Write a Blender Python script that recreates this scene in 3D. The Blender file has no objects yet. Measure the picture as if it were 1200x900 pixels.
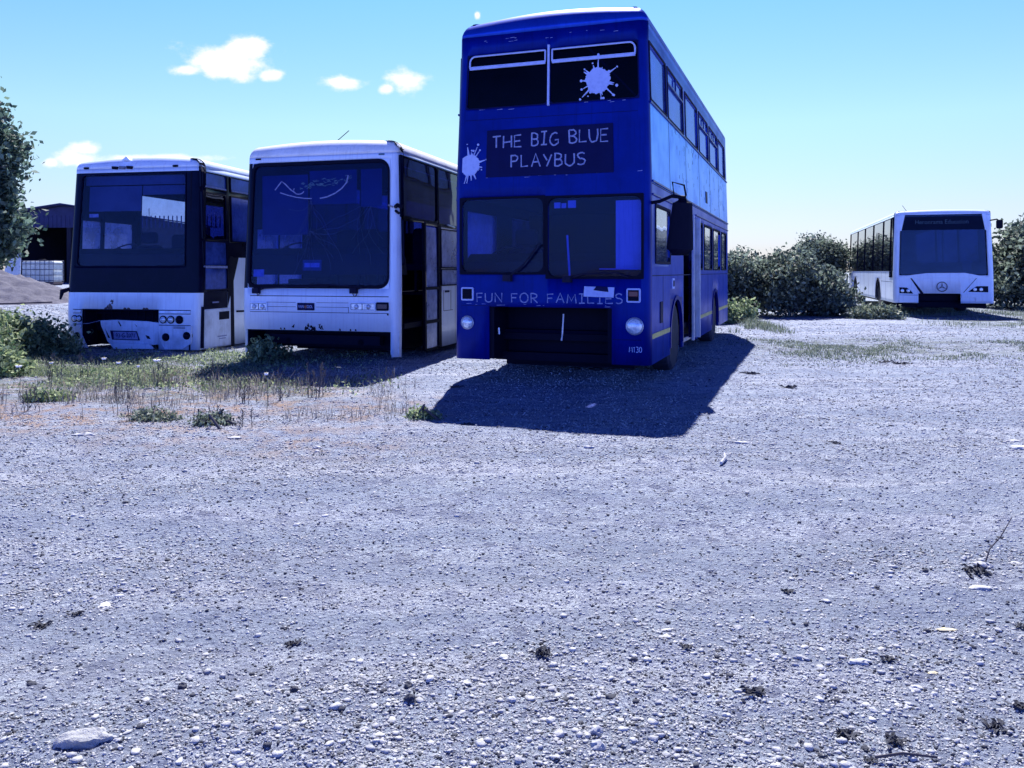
import bpy, bmesh, math, random
import numpy as np
from mathutils import Vector, noise as mn
R = math.radians
rnd = random.Random(7)
rs = np.random.RandomState(11)
col = bpy.context.scene.collection
SC = bpy.context.scene

# ------------------------------------------------------------------ materials
MATS = {}
def nt_new(name):
    m = bpy.data.materials.new(name); m.use_nodes = True
    nt = m.node_tree; nt.nodes.clear()
    return m, nt
def N(nt, t, **kw):
    n = nt.nodes.new(t)
    for k, v in kw.items():
        if k == 'ins':
            for a, b in v.items(): n.inputs[a].default_value = b
        else: setattr(n, k, v)
    return n
def L(nt, a, b): nt.links.new(a, b)
def ramp(nt, fac, pts):
    r = N(nt, 'ShaderNodeValToRGB')
    while len(r.color_ramp.elements) < len(pts): r.color_ramp.elements.new(.5)
    for e, (p, c) in zip(r.color_ramp.elements, pts):
        e.position = p; e.color = (*c, 1) if len(c) == 3 else c
    L(nt, fac, r.inputs[0]); return r.outputs[0]
def noise(nt, scale, detail=6, rough=.55, vec=None, dist=0):
    n = N(nt, 'ShaderNodeTexNoise'); n.inputs['Scale'].default_value = scale
    n.inputs['Detail'].default_value = detail; n.inputs['Roughness'].default_value = rough
    n.inputs['Distortion'].default_value = dist
    if vec is None:
        tc = N(nt, 'ShaderNodeTexCoord'); vec = tc.outputs['Object']
    L(nt, vec, n.inputs['Vector']); return n.outputs[0]
def mixc(nt, fac, a, b, bt='MIX'):
    m = N(nt, 'ShaderNodeMix', data_type='RGBA', blend_type=bt)
    for s, v in ((0, fac), (6, a), (7, b)):
        if hasattr(v, 'is_linked') or hasattr(v, 'links'): L(nt, v, m.inputs[s])
        else: m.inputs[s].default_value = v if s == 0 else ((*v, 1) if len(v) == 3 else v)
    return m.outputs[2]
def math_(nt, op, a, b=None, c=None, clamp=False):
    m = N(nt, 'ShaderNodeMath', operation=op, use_clamp=clamp)
    for i, v in enumerate((a, b, c)):
        if v is None: continue
        if hasattr(v, 'links'): L(nt, v, m.inputs[i])
        else: m.inputs[i].default_value = v
    return m.outputs[0]

def paint(name, c, c2=None, rough=.35, metal=0, sc=3, lo=.45, hi=.75, streak=True, bump=.0, coat=0, spec=.5, wav=0, stint=None):
    """paint / plastic / metal with grime patches and rain streaks"""
    m, nt = nt_new(name); MATS[name] = m
    p = N(nt, 'ShaderNodeBsdfPrincipled'); o = N(nt, 'ShaderNodeOutputMaterial')
    L(nt, p.outputs[0], o.inputs[0])
    c2 = c2 or tuple(x * .6 for x in c)
    f = noise(nt, sc, 8, .65)
    fac = ramp(nt, f, [(lo, (0, 0, 0)), (hi, (1, 1, 1))])
    base = mixc(nt, fac, c, c2)
    if streak:
        tc = N(nt, 'ShaderNodeTexCoord'); mp = N(nt, 'ShaderNodeMapping'); mp.inputs['Scale'].default_value = (14, 14, .7)
        L(nt, tc.outputs['Object'], mp.inputs[0])
        s = noise(nt, 2.0, 5, .6, mp.outputs[0])
        sf = ramp(nt, s, [(.52, (0, 0, 0)), (.72, (.6, .6, .6))])
        base = mixc(nt, sf, base, c2)
    L(nt, base, p.inputs['Base Color'])
    p.inputs['Metallic'].default_value = metal
    p.inputs['Specular IOR Level'].default_value = spec
    if stint: p.inputs['Specular Tint'].default_value = (*stint, 1)
    rr = N(nt, 'ShaderNodeMapRange', ins={3: max(rough - .12, .02), 4: min(rough + .18, 1)})
    L(nt, f, rr.inputs[0]); L(nt, rr.outputs[0], p.inputs['Roughness'])
    p.inputs['Coat Weight'].default_value = coat; p.inputs['Coat Roughness'].default_value = .12
    if bump or wav:
        b = N(nt, 'ShaderNodeBump', ins={0: .6, 1: bump or wav}); L(nt, noise(nt, 1.3 if wav else 40, 2 if wav else 6), b.inputs['Height'])
        L(nt, b.outputs[0], p.inputs['Normal'])
    return m

def glass(name, tint, dust=.1, dustcol=(.35, .42, .6), rough=.03, transl=0.0, wav=.02, refl=.015, gcol=(1, 1, 1)):
    m, nt = nt_new(name); MATS[name] = m
    tr = N(nt, 'ShaderNodeBsdfTransparent'); tr.inputs[0].default_value = (*tint, 1)
    gl = N(nt, 'ShaderNodeBsdfGlossy'); gl.inputs['Roughness'].default_value = rough; gl.inputs[0].default_value = (*gcol, 1)
    df = N(nt, 'ShaderNodeBsdfDiffuse'); df.inputs[0].default_value = (*dustcol, 1)
    tl = N(nt, 'ShaderNodeBsdfTranslucent'); tl.inputs[0].default_value = (*dustcol, 1)
    dm = N(nt, 'ShaderNodeMixShader'); dm.inputs[0].default_value = transl
    L(nt, df.outputs[0], dm.inputs[1]); L(nt, tl.outputs[0], dm.inputs[2])
    f = noise(nt, 2.2, 9, .7)
    df_f = N(nt, 'ShaderNodeMapRange', ins={1: .3, 2: .75, 3: dust * .3, 4: min(dust * 1.8, .95)}); L(nt, f, df_f.inputs[0])
    a = N(nt, 'ShaderNodeMixShader'); L(nt, df_f.outputs[0], a.inputs[0]); L(nt, tr.outputs[0], a.inputs[1]); L(nt, dm.outputs[0], a.inputs[2])
    lw = N(nt, 'ShaderNodeLayerWeight'); lw.inputs[0].default_value = .5
    b = N(nt, 'ShaderNodeBump', ins={0: .5, 1: wav}); L(nt, noise(nt, .9, 2), b.inputs['Height']); L(nt, b.outputs[0], gl.inputs['Normal'])
    pw = math_(nt, 'POWER', lw.outputs['Facing'], 4.5)
    fr = math_(nt, 'MULTIPLY_ADD', pw, .9, refl, clamp=True)
    g = N(nt, 'ShaderNodeMixShader'); L(nt, fr, g.inputs[0]); L(nt, a.outputs[0], g.inputs[1]); L(nt, gl.outputs[0], g.inputs[2])
    o = N(nt, 'ShaderNodeOutputMaterial'); L(nt, g.outputs[0], o.inputs[0])
    return m

def leafmat(name, dark, light, rough=.65, tr=.42):
    m, nt = nt_new(name); MATS[name] = m
    at = N(nt, 'ShaderNodeAttribute', attribute_name='tint')
    c = mixc(nt, at.outputs['Fac'], dark, light)
    p = N(nt, 'ShaderNodeBsdfPrincipled'); L(nt, c, p.inputs['Base Color']); p.inputs['Roughness'].default_value = rough
    t = N(nt, 'ShaderNodeBsdfTranslucent'); L(nt, c, t.inputs[0])
    mx = N(nt, 'ShaderNodeMixShader'); mx.inputs[0].default_value = tr
    L(nt, p.outputs[0], mx.inputs[1]); L(nt, t.outputs[0], mx.inputs[2])
    o = N(nt, 'ShaderNodeOutputMaterial'); L(nt, mx.outputs[0], o.inputs[0]); return m

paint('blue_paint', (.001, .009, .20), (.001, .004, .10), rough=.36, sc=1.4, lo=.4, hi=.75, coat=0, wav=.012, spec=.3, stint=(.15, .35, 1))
paint('blue_sheen', (.010, .055, .46), (.006, .03, .32), rough=.38, sc=1.6, coat=0, metal=.55, spec=.1)  # lighter copy of blue_paint: sky sheen on side and roof put into the colour
paint('pale_blue_sheen', (.075, .34, .98), (.03, .18, .82), rough=.36, sc=2.2, coat=0, spec=.2, metal=.75, lo=.5, hi=.8, wav=.01)  # same bus paint, grazing sky reflection painted in as a paler blue
paint('dark_blue', (.001, .003, .055), (.001, .002, .04), rough=.5, spec=.1)
paint('white_paint', (.60, .70, .93), (.42, .48, .70), rough=.36, sc=1.5, lo=.5, hi=.85, coat=.2, wav=.01)
paint('white_dirty', (.56, .64, .86), (.26, .30, .42), rough=.5, sc=3.5, lo=.42, hi=.8)
paint('roof_white', (.72, .75, .86), (.5, .52, .6), rough=.5, sc=2)
paint('black', (.002, .003, .016), (.004, .005, .020), rough=.6, spec=.08)
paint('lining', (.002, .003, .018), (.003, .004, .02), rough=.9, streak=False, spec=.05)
paint('gloss_black', (.002, .003, .018), (.004, .006, .03), rough=.16, wav=.01, streak=False, spec=.05)
paint('rubber', (.006, .007, .03), (.02, .02, .045), rough=.8, sc=8, spec=.15)
paint('tyre', (.010, .011, .03), (.05, .05, .08), rough=.85, sc=6)
paint('silver', (.45, .48, .62), (.2, .22, .3), rough=.35, metal=.7)
paint('pale_paint', (.36, .44, .80), (.27, .33, .68), rough=.6, sc=20, streak=False)
paint('chalk', (.22, .26, .52), (.05, .07, .26), rough=.7, sc=30, streak=False)
paint('yellow', (.50, .46, .16), (.30, .28, .14), rough=.5)
paint('red_lens', (.10, .006, .02), (.05, .003, .02), rough=.2, streak=False)
paint('dark_red', (.03, .008, .04), rough=.25, streak=False)
paint('lamp', (.70, .78, .92), (.14, .18, .34), rough=.2, metal=.25, sc=22, streak=False)
paint('seat', (.004, .005, .03), (.006, .008, .04), spec=.1, rough=.9, sc=12, streak=False)
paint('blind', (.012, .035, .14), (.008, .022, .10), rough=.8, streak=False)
paint('rust', (.10, .07, .08), (.03, .02, .04), rough=.8, sc=10)
paint('paper', (.55, .62, .75), (.3, .36, .5), rough=.8, sc=9, streak=False)
paint('greenish', (.05, .13, .22), (.02, .05, .14), rough=.8, sc=14, streak=False)
paint('display_text', (.035, .075, .13), rough=.8, streak=False)
paint('tank_plastic', (.55, .60, .62), (.32, .36, .4), rough=.55)
paint('galv', (.12, .13, .2), (.06, .07, .11), rough=.5, metal=.4)
paint('shed_sheet', (.014, .02, .10), (.008, .012, .06), rough=.75)
paint('shed_dark', (.004, .005, .025), rough=.9)
paint('bark', (.06, .055, .07), (.03, .028, .04), rough=.9, sc=9)
paint('soil', (.10, .10, .15), (.05, .05, .09), rough=.95, sc=4, bump=.05, streak=False)
paint('stone_pale', (.42, .43, .47), (.26, .26, .29), rough=.85, sc=9, bump=.02, streak=False)
paint('stone_dark', (.032, .036, .058), (.055, .06, .08), rough=.85, sc=9, bump=.02, streak=False)
paint('stone_grey', (.35, .36, .41), (.22, .23, .28), rough=.85, sc=9, bump=.02, streak=False)
paint('stone_mid', (.32, .33, .36), (.18, .19, .22), rough=.9, sc=6, bump=.04, streak=False)
paint('stone_yellow', (.62, .55, .36), (.4, .36, .28), rough=.8, sc=9, streak=False)
paint('twig', (.05, .045, .06), (.10, .09, .10), rough=.9, streak=False)
paint('petal', (.75, .76, .85), rough=.7, streak=False)
paint('petal_core', (.4, .34, .08), rough=.8, streak=False)
glass('upper_glass', (.02, .02, .10), dust=.03, dustcol=(.004, .01, .08), refl=.006)
glass('clean_screen', (.78, .82, .97), dust=.012, dustcol=(.02, .04, .2), refl=.006)
glass('windscreen', (.48, .55, .90), dust=.03, dustcol=(.02, .06, .24), refl=.007)
glass('dark_glass', (.10, .14, .45), dust=.05, dustcol=(.01, .02, .12), refl=.01)
glass('clear_glass', (.70, .78, .95), dust=.12, dustcol=(.35, .42, .65))
glass('dusty_glass', (.70, .78, .98), dust=.40, dustcol=(.42, .50, .75), rough=.12, transl=.6)
glass('blue_glass', (.03, .06, .35), dust=.42, dustcol=(.08, .16, .72), rough=.10, refl=.05, gcol=(.42, .50, 1))  # blue of the reflected sky put into the dust and gloss colours
glass('far_glass', (.10, .14, .3), dust=.05, dustcol=(.10, .14, .3), rough=.02, wav=.004, refl=.10)
glass('pale_pane', (.55, .65, .98), dust=.62, dustcol=(.50, .62, .98), rough=.2, transl=.2)  # dust plus the bright see-through view, put into one dense pale layer
glass('far_screen', (.09, .15, .42), dust=.10, dustcol=(.02, .06, .30), refl=.02)
leafmat('leaf_hedge', (.018, .032, .034), (.27, .34, .27))
leafmat('leaf_fresh', (.06, .11, .06), (.42, .50, .27))
leafmat('leaf_tree', (.022, .048, .045), (.19, .28, .21))
leafmat('grass', (.06, .09, .07), (.28, .33, .24), rough=.6, tr=.3)
leafmat('dry_grass', (.10, .09, .09), (.36, .33, .28), rough=.7, tr=.2)

# ------------------------------------------------------------------ mesh builder
class MB:
    def __init__(s): s.v = []; s.f = []; s.m = []
    def add(s, vs, fs, m=0):
        b = len(s.v); s.v += [tuple(v) for v in vs]
        for f in fs: s.f.append([b + i for i in f]); s.m.append(m)
    def box(s, x0, x1, y0, y1, z0, z1, m=0):
        s.add([(x, y, z) for z in (z0, z1) for y in (y0, y1) for x in (x0, x1)],
              [(0, 2, 3, 1), (4, 5, 7, 6), (0, 1, 5, 4), (2, 6, 7, 3), (0, 4, 6, 2), (1, 3, 7, 5)], m)
    def prism(s, pts, d0, d1, f, m=0):
        """polygon pts (a,b) extruded between d0,d1 through map f(a,b,d)"""
        n = len(pts)
        s.add([f(a, b, d0) for a, b in pts] + [f(a, b, d1) for a, b in pts],
              [list(range(n)), list(range(2 * n - 1, n - 1, -1))] + [(i, (i + 1) % n, n + (i + 1) % n, n + i) for i in range(n)], m)
    def ring(s, outer, inner, d0, d1, f, m=0):
        n = len(outer)
        vs = [f(a, b, d1) for a, b in outer] + [f(a, b, d1) for a, b in inner] + [f(a, b, d0) for a, b in outer] + [f(a, b, d0) for a, b in inner]
        fs = []
        for i in range(n):
            j = (i + 1) % n
            fs += [(i, j, n + j, n + i), (2 * n + i, 3 * n + i, 3 * n + j, 2 * n + j), (i, 2 * n + i, 2 * n + j, j), (n + i, n + j, 3 * n + j, 3 * n + i)]
        s.add(vs, fs, m)
    def tube(s, path, r, n=8, m=0, closed=False, flat=None):
        P = [Vector(p) for p in path]; k = len(P); rad = r if isinstance(r, (list, tuple)) else [r] * k
        rings = []
        up = Vector((0, 0, 1))
        for i, p in enumerate(P):
            a = P[(i - 1) % k] if (closed or i > 0) else p; b = P[(i + 1) % k] if (closed or i < k - 1) else p
            t = (b - a).normalized() if (b - a).length > 1e-9 else Vector((0, 0, 1))
            u = t.cross(up)
            if u.length < 1e-3: u = t.cross(Vector((0, 1, 0)))
            u.normalize(); w = t.cross(u).normalized()
            ring = []
            for j in range(n):
                an = 2 * math.pi * j / n; q = (u * math.cos(an) + w * math.sin(an)) * rad[i]
                if flat is not None: q.y *= flat
                ring.append(p + q)
            rings.append(ring)
        vs = [q for rg in rings for q in rg]; fs = []
        for i in range(k if closed else k - 1):
            for j in range(n):
                a, b = i * n, ((i + 1) % k) * n
                fs.append((a + j, a + (j + 1) % n, b + (j + 1) % n, b + j))
        if not closed: fs += [list(range(n - 1, -1, -1)), list(range((k - 1) * n, k * n))]
        s.add(vs, fs, m)
    def lathe(s, prof, c, axis='x', n=32, m=0):
        """prof: (radius, along) pairs; axis direction; c centre"""
        vs = []; fs = []
        for r, a in prof:
            for j in range(n):
                an = 2 * math.pi * j / n; p, q = r * math.cos(an), r * math.sin(an)
                vs.append({'x': (c[0] + a, c[1] + p, c[2] + q), 'y': (c[0] + p, c[1] + a, c[2] + q), 'z': (c[0] + p, c[1] + q, c[2] + a)}[axis])
        k = len(prof)
        for i in range(k - 1):
            for j in range(n): fs.append((i * n + j, i * n + (j + 1) % n, (i + 1) * n + (j + 1) % n, (i + 1) * n + j))
        fs += [list(range(n)), list(range(k * n - 1, (k - 1) * n - 1, -1))]
        s.add(vs, fs, m)
    def build(s, name, mats, parent=None, smooth=False, bevel=0, solid=None, loc=None):
        me = bpy.data.meshes.new(name); me.from_pydata(s.v, [], s.f)
        if isinstance(mats, str): mats = [mats]
        for k in mats: me.materials.append(MATS[k])
        me.polygons.foreach_set('material_index', s.m)
        bm = bmesh.new(); bm.from_mesh(me); bmesh.ops.remove_doubles(bm, verts=bm.verts, dist=1e-5)
        bmesh.ops.recalc_face_normals(bm, faces=bm.faces); bm.to_mesh(me); bm.free()
        o = bpy.data.objects.new(name, me); col.objects.link(o)
        if smooth:
            me.polygons.foreach_set('use_smooth', [True] * len(me.polygons))
            me.set_sharp_from_angle(angle=R(35))
        if parent is not None: o.parent = parent
        if loc: o.location = loc
        if bevel:
            b = o.modifiers.new('b', 'BEVEL'); b.width = bevel; b.segments = 2; b.limit_method = 'ANGLE'
        if solid:
            b = o.modifiers.new('s', 'SOLIDIFY'); b.thickness = solid; b.offset = -1
            b.material_offset = 1; b.material_offset_rim = 0
        return o
def empty(name, loc=(0, 0, 0), rz=0, label=None, cat=None, group=None):
    o = bpy.data.objects.new(name, None); col.objects.link(o); o.empty_display_size = .3
    o.location = loc; o.rotation_euler = (0, 0, rz)
    tag(o, label, cat, group); return o
def tag(o, label=None, cat=None, group=None, kind=None):
    for k, v in (('label', label), ('category', cat), ('group', group), ('kind', kind)):
        if v: o[k] = v
    return o
def rrect(a0, a1, b0, b1, r, n=6):
    if not isinstance(r, (list, tuple)): r = [r] * 4   # order: (a1,b1) (a0,b1) (a0,b0) (a1,b0)
    out = []
    for (ca, cb, st, rr) in ((a1, b1, 0, r[0]), (a0, b1, 90, r[1]), (a0, b0, 180, r[2]), (a1, b0, 270, r[3])):
        sx = -1 if ca == a1 else 1; sy = -1 if cb == b1 else 1
        for i in range(n + 1):
            an = R(st + 90 * i / n); out.append((ca + sx * rr + rr * math.cos(an), cb + sy * rr + rr * math.sin(an)))
    return out

# ------------------------------------------------------------------ numpy noise + ground height
def vnoise(x, y, seed=0):
    xi = np.floor(x).astype(np.int64); yi = np.floor(y).astype(np.int64); xf = x - xi; yf_ = y - yi
    def h(a, b):
        n = (a * 374761393 + b * 668265263 + seed * 974634777) & 0xffffffff
        n = ((n ^ (n >> 13)) * 1274126177) & 0xffffffff
        return ((n ^ (n >> 16)) & 0xffff) / 65535.0
    u = xf * xf * (3 - 2 * xf); v = yf_ * yf_ * (3 - 2 * yf_)
    return (h(xi, yi) * (1 - u) + h(xi + 1, yi) * u) * (1 - v) + (h(xi, yi + 1) * (1 - u) + h(xi + 1, yi + 1) * u) * v
def fbm(x, y, o=4, seed=0, g=.5):
    s = 0; a = 1; t = 0
    for i in range(o): s = s + a * vnoise(x * 2 ** i, y * 2 ** i, seed + i); t += a; a *= g
    return s / t
def sst(a, b, x):
    t = np.clip((x - a) / (b - a), 0, 1); return t * t * (3 - 2 * t)
def gh(x, y, fine=True):
    x = np.asarray(x, float); y = np.asarray(y, float)
    z = (fbm(x * .22 + 5, y * .22 + 3, 3, 1) - .5) * .10
    z = z * sst(1, 4, np.hypot(x, y)) + 0
    z = z + .10 * sst(15, 22, y) * sst(2, 8, x)
    lf = sst(-8.6, -10.0, x + .0 * y)
    z = z + lf * (.55 * sst(14.5, 17.0, y) + .25 * sst(20, 33, y))
    rut = np.sin((y - .18 * x) * 2.6 + 1.5 * fbm(x * .15, y * .4, 2, 9))
    near = sst(9, 6.5, y) * sst(-4, 0, y + 4)
    z = z + rut * .012 * near
    if fine:
        d = np.hypot(x, y)
        f = sst(40, 12, d)
        z = z + (fbm(x * 1.7, y * 1.7, 3, 20) - .5) * .06 * f
        z = z + (fbm(x * 9, y * 9, 4, 30, .7) - .5) * .024 * sst(25, 6, d)
        cl = fbm(x * 2.2, y * 2.2, 2, 44)
        z = z + np.maximum(fbm(x * 26, y * 26, 2, 40) - .55, 0) * .022 * sst(12, 4, d) * sst(.35, .65, cl)
    return z
def G(x, y): return float(gh(np.array([x]), np.array([y]))[0])

def np_mesh(name, V, F, mats, parent=None, tint=None, smooth=False):
    """V (n,3) F (m,k)"""
    me = bpy.data.meshes.new(name); k = F.shape[1]
    me.vertices.add(len(V)); me.vertices.foreach_set('co', V.astype(np.float32).ravel())
    me.loops.add(F.size); me.loops.foreach_set('vertex_index', F.astype(np.int32).ravel())
    me.polygons.add(len(F)); me.polygons.foreach_set('loop_start', np.arange(0, F.size, k, dtype=np.int32))
    me.polygons.foreach_set('loop_total', np.full(len(F), k, dtype=np.int32))
    me.update(calc_edges=True)
    if isinstance(mats, str): mats = [mats]
    for m in mats: me.materials.append(MATS[m])
    if tint is not None:
        a = me.attributes.new('tint', 'FLOAT', 'POINT'); a.data.foreach_set('value', tint.astype(np.float32))
    if smooth: me.polygons.foreach_set('use_smooth', np.ones(len(F), dtype=bool))
    o = bpy.data.objects.new(name, me); col.objects.link(o)
    if parent is not None: o.parent = parent
    return o

# ------------------------------------------------------------------ ground
m, nt = nt_new('ground_mat'); MATS['ground'] = m
tc = N(nt, 'ShaderNodeTexCoord'); P_ = tc.outputs['Object']
at = N(nt, 'ShaderNodeAttribute', attribute_name='moss')
at2 = N(nt, 'ShaderNodeAttribute', attribute_name='green')
n1 = noise(nt, .45, 5, .6, P_); n2 = noise(nt, 7, 8, .7, P_); n3 = noise(nt, 70, 5, .8, P_); n5 = noise(nt, 190, 3, .8, P_)
mp = N(nt, 'ShaderNodeMapping'); mp.inputs['Scale'].default_value = (.22, 1.6, 1); mp.inputs['Rotation'].default_value = (0, 0, R(-12)); L(nt, P_, mp.inputs[0])
n4 = noise(nt, 1.0, 6, .6, mp.outputs[0])
c = mixc(nt, ramp(nt, n1, [(.38, (0, 0, 0)), (.62, (1, 1, 1))]), (.215, .24, .315), (.32, .345, .41))
c = mixc(nt, ramp(nt, n4, [(.42, (0, 0, 0)), (.60, (.85, .85, .85))]), c, (.39, .39, .45))
c = mixc(nt, ramp(nt, n2, [(.34, (.85, .85, .85)), (.56, (0, 0, 0))]), c, (.10, .105, .18))
c = mixc(nt, ramp(nt, n3, [(.40, (.9, .9, .9)), (.52, (0, 0, 0))]), c, (.13, .135, .21))
vo = N(nt, 'ShaderNodeTexVoronoi', feature='F1'); vo.inputs['Scale'].default_value = 48; L(nt, P_, vo.inputs['Vector'])
c = mixc(nt, ramp(nt, n5, [(.40, (.8, .8, .8)), (.50, (0, 0, 0))]), c, (.11, .12, .18))
c = mixc(nt, ramp(nt, n5, [(.55, (0, 0, 0)), (.64, (.7, .7, .7))]), c, (.48, .50, .56))
c = mixc(nt, ramp(nt, vo.outputs['Color'], [(.78, (0, 0, 0)), (.86, (.45, .45, .45))]), c, (.40, .42, .48))
vo2 = N(nt, 'ShaderNodeTexVoronoi', feature='F1'); vo2.inputs['Scale'].default_value = 17; L(nt, P_, vo2.inputs['Vector'])
c = mixc(nt, ramp(nt, vo2.outputs['Color'], [(.12, (.7, .7, .7)), (.2, (0, 0, 0))]), c, (.09, .095, .15))
mp2 = N(nt, 'ShaderNodeMapping'); mp2.inputs['Scale'].default_value = (.8, 2.2, 1); L(nt, P_, mp2.inputs[0])
c = mixc(nt, ramp(nt, noise(nt, 1.6, 8, .72, mp2.outputs[0]), [(.50, (0, 0, 0)), (.66, (.75, .75, .75))]), c, (.12, .13, .19))
mo = math_(nt, 'MULTIPLY', at.outputs['Fac'], ramp(nt, noise(nt, 3.2, 7, .7, P_), [(.44, (0, 0, 0)), (.60, (1, 1, 1))]))
mcol = mixc(nt, n2, (.17, .12, .11), (.50, .35, .27))
c = mixc(nt, ramp(nt, noise(nt, .9, 5, .6, mp.outputs[0]), [(.44, (0, 0, 0)), (.52, (.65, .65, .65)), (.60, (0, 0, 0))]), c, (.15, .17, .24))
hs = N(nt, 'ShaderNodeVectorMath', operation='MULTIPLY', ins={1: (1.52, 1.60, 1.62)}); L(nt, c, hs.inputs[0]); c = hs.outputs[0]
c = mixc(nt, mo, c, mcol)
go = math_(nt, 'MULTIPLY', at2.outputs['Fac'], ramp(nt, noise(nt, 2.5, 8, .7, P_), [(.42, (0, 0, 0)), (.6, (.8, .8, .8))]))
c = mixc(nt, go, c, (.13, .155, .13))
p = N(nt, 'ShaderNodeBsdfPrincipled'); L(nt, c, p.inputs['Base Color']); p.inputs['Roughness'].default_value = .95; p.inputs['Specular IOR Level'].default_value = .1
hh = math_(nt, 'ADD', math_(nt, 'MULTIPLY', n3, .65), math_(nt, 'MULTIPLY', n2, .8))
hh = math_(nt, 'ADD', hh, math_(nt, 'MULTIPLY', n5, .25))
hh = math_(nt, 'ADD', hh, math_(nt, 'MULTIPLY', vo.outputs['Distance'], -.5))
b = N(nt, 'ShaderNodeBump', ins={0: 1.0, 1: .035}); L(nt, hh, b.inputs['Height']); L(nt, b.outputs[0], p.inputs['Normal'])
o = N(nt, 'ShaderNodeOutputMaterial'); L(nt, p.outputs[0], o.inputs[0])

rr_ = [0.0]; r = .4
while r < 4000: rr_.append(r); r *= 1.0075 if 1.8 < r < 26 else (1.03 if r < 70 else 1.2)
an = np.concatenate([np.linspace(-40, 40, 800), np.linspace(40, 320, 90)[1:-1]]) * math.pi / 180
rr_ = np.array(rr_[1:]); A, RR = np.meshgrid(an, rr_)
X = RR * np.sin(A); Y = RR * np.cos(A); Z = gh(X, Y)
nr, na = X.shape
V = np.stack([X.ravel(), Y.ravel(), Z.ravel()], 1)
V = np.vstack([V, [[0, 0, 0]]])
i, j = np.meshgrid(np.arange(nr - 1), np.arange(na), indexing='ij'); j2 = (j + 1) % na
F = np.stack([i * na + j, i * na + j2, (i + 1) * na + j2, (i + 1) * na + j], -1).reshape(-1, 4)
jj = np.arange(na)
F = np.vstack([F, np.stack([np.full(na, nr * na), (jj + 1) % na, jj, jj], 1)[:0]])
F = F[:, ::-1]
g = np_mesh('ground', V, F, 'ground', smooth=True); tag(g, kind='structure')
def mossf(x, y):
    return sst(-.2, -2.6, x + .25 * (y - 8)) * sst(5.2, 6.6, y + .15 * x) * sst(14, 11, y) * (.55 + .45 * sst(.4, .6, fbm(x * .8, y * .8, 3, 77))) \
        + .55 * sst(1.8, 0, np.abs(y - 8.2)) * sst(1.2, -1, x) * sst(.4, .6, fbm(x * .9, y * .9, 3, 71))
def greenf(x, y):
    a = sst(2.6, .6, np.abs(y - 14.8)) * sst(2.9, 4.8, x - (y - 12) * .22) * sst(11, 7, x)
    b = sst(-1.0, -3.2, x + .2 * (y - 9)) * sst(8.0, 9.4, y) * sst(18, 13, y)
    cc = sst(16, 20, y) * sst(9.5, 12, x)
    return np.clip(a + b + cc, 0, 1)
for nm, fn in (('moss', mossf), ('green', greenf)):
    a = g.data.attributes.new(nm, 'FLOAT', 'POINT'); a.data.foreach_set('value', np.clip(fn(V[:, 0], V[:, 1]), 0, 1).astype(np.float32))

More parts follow.
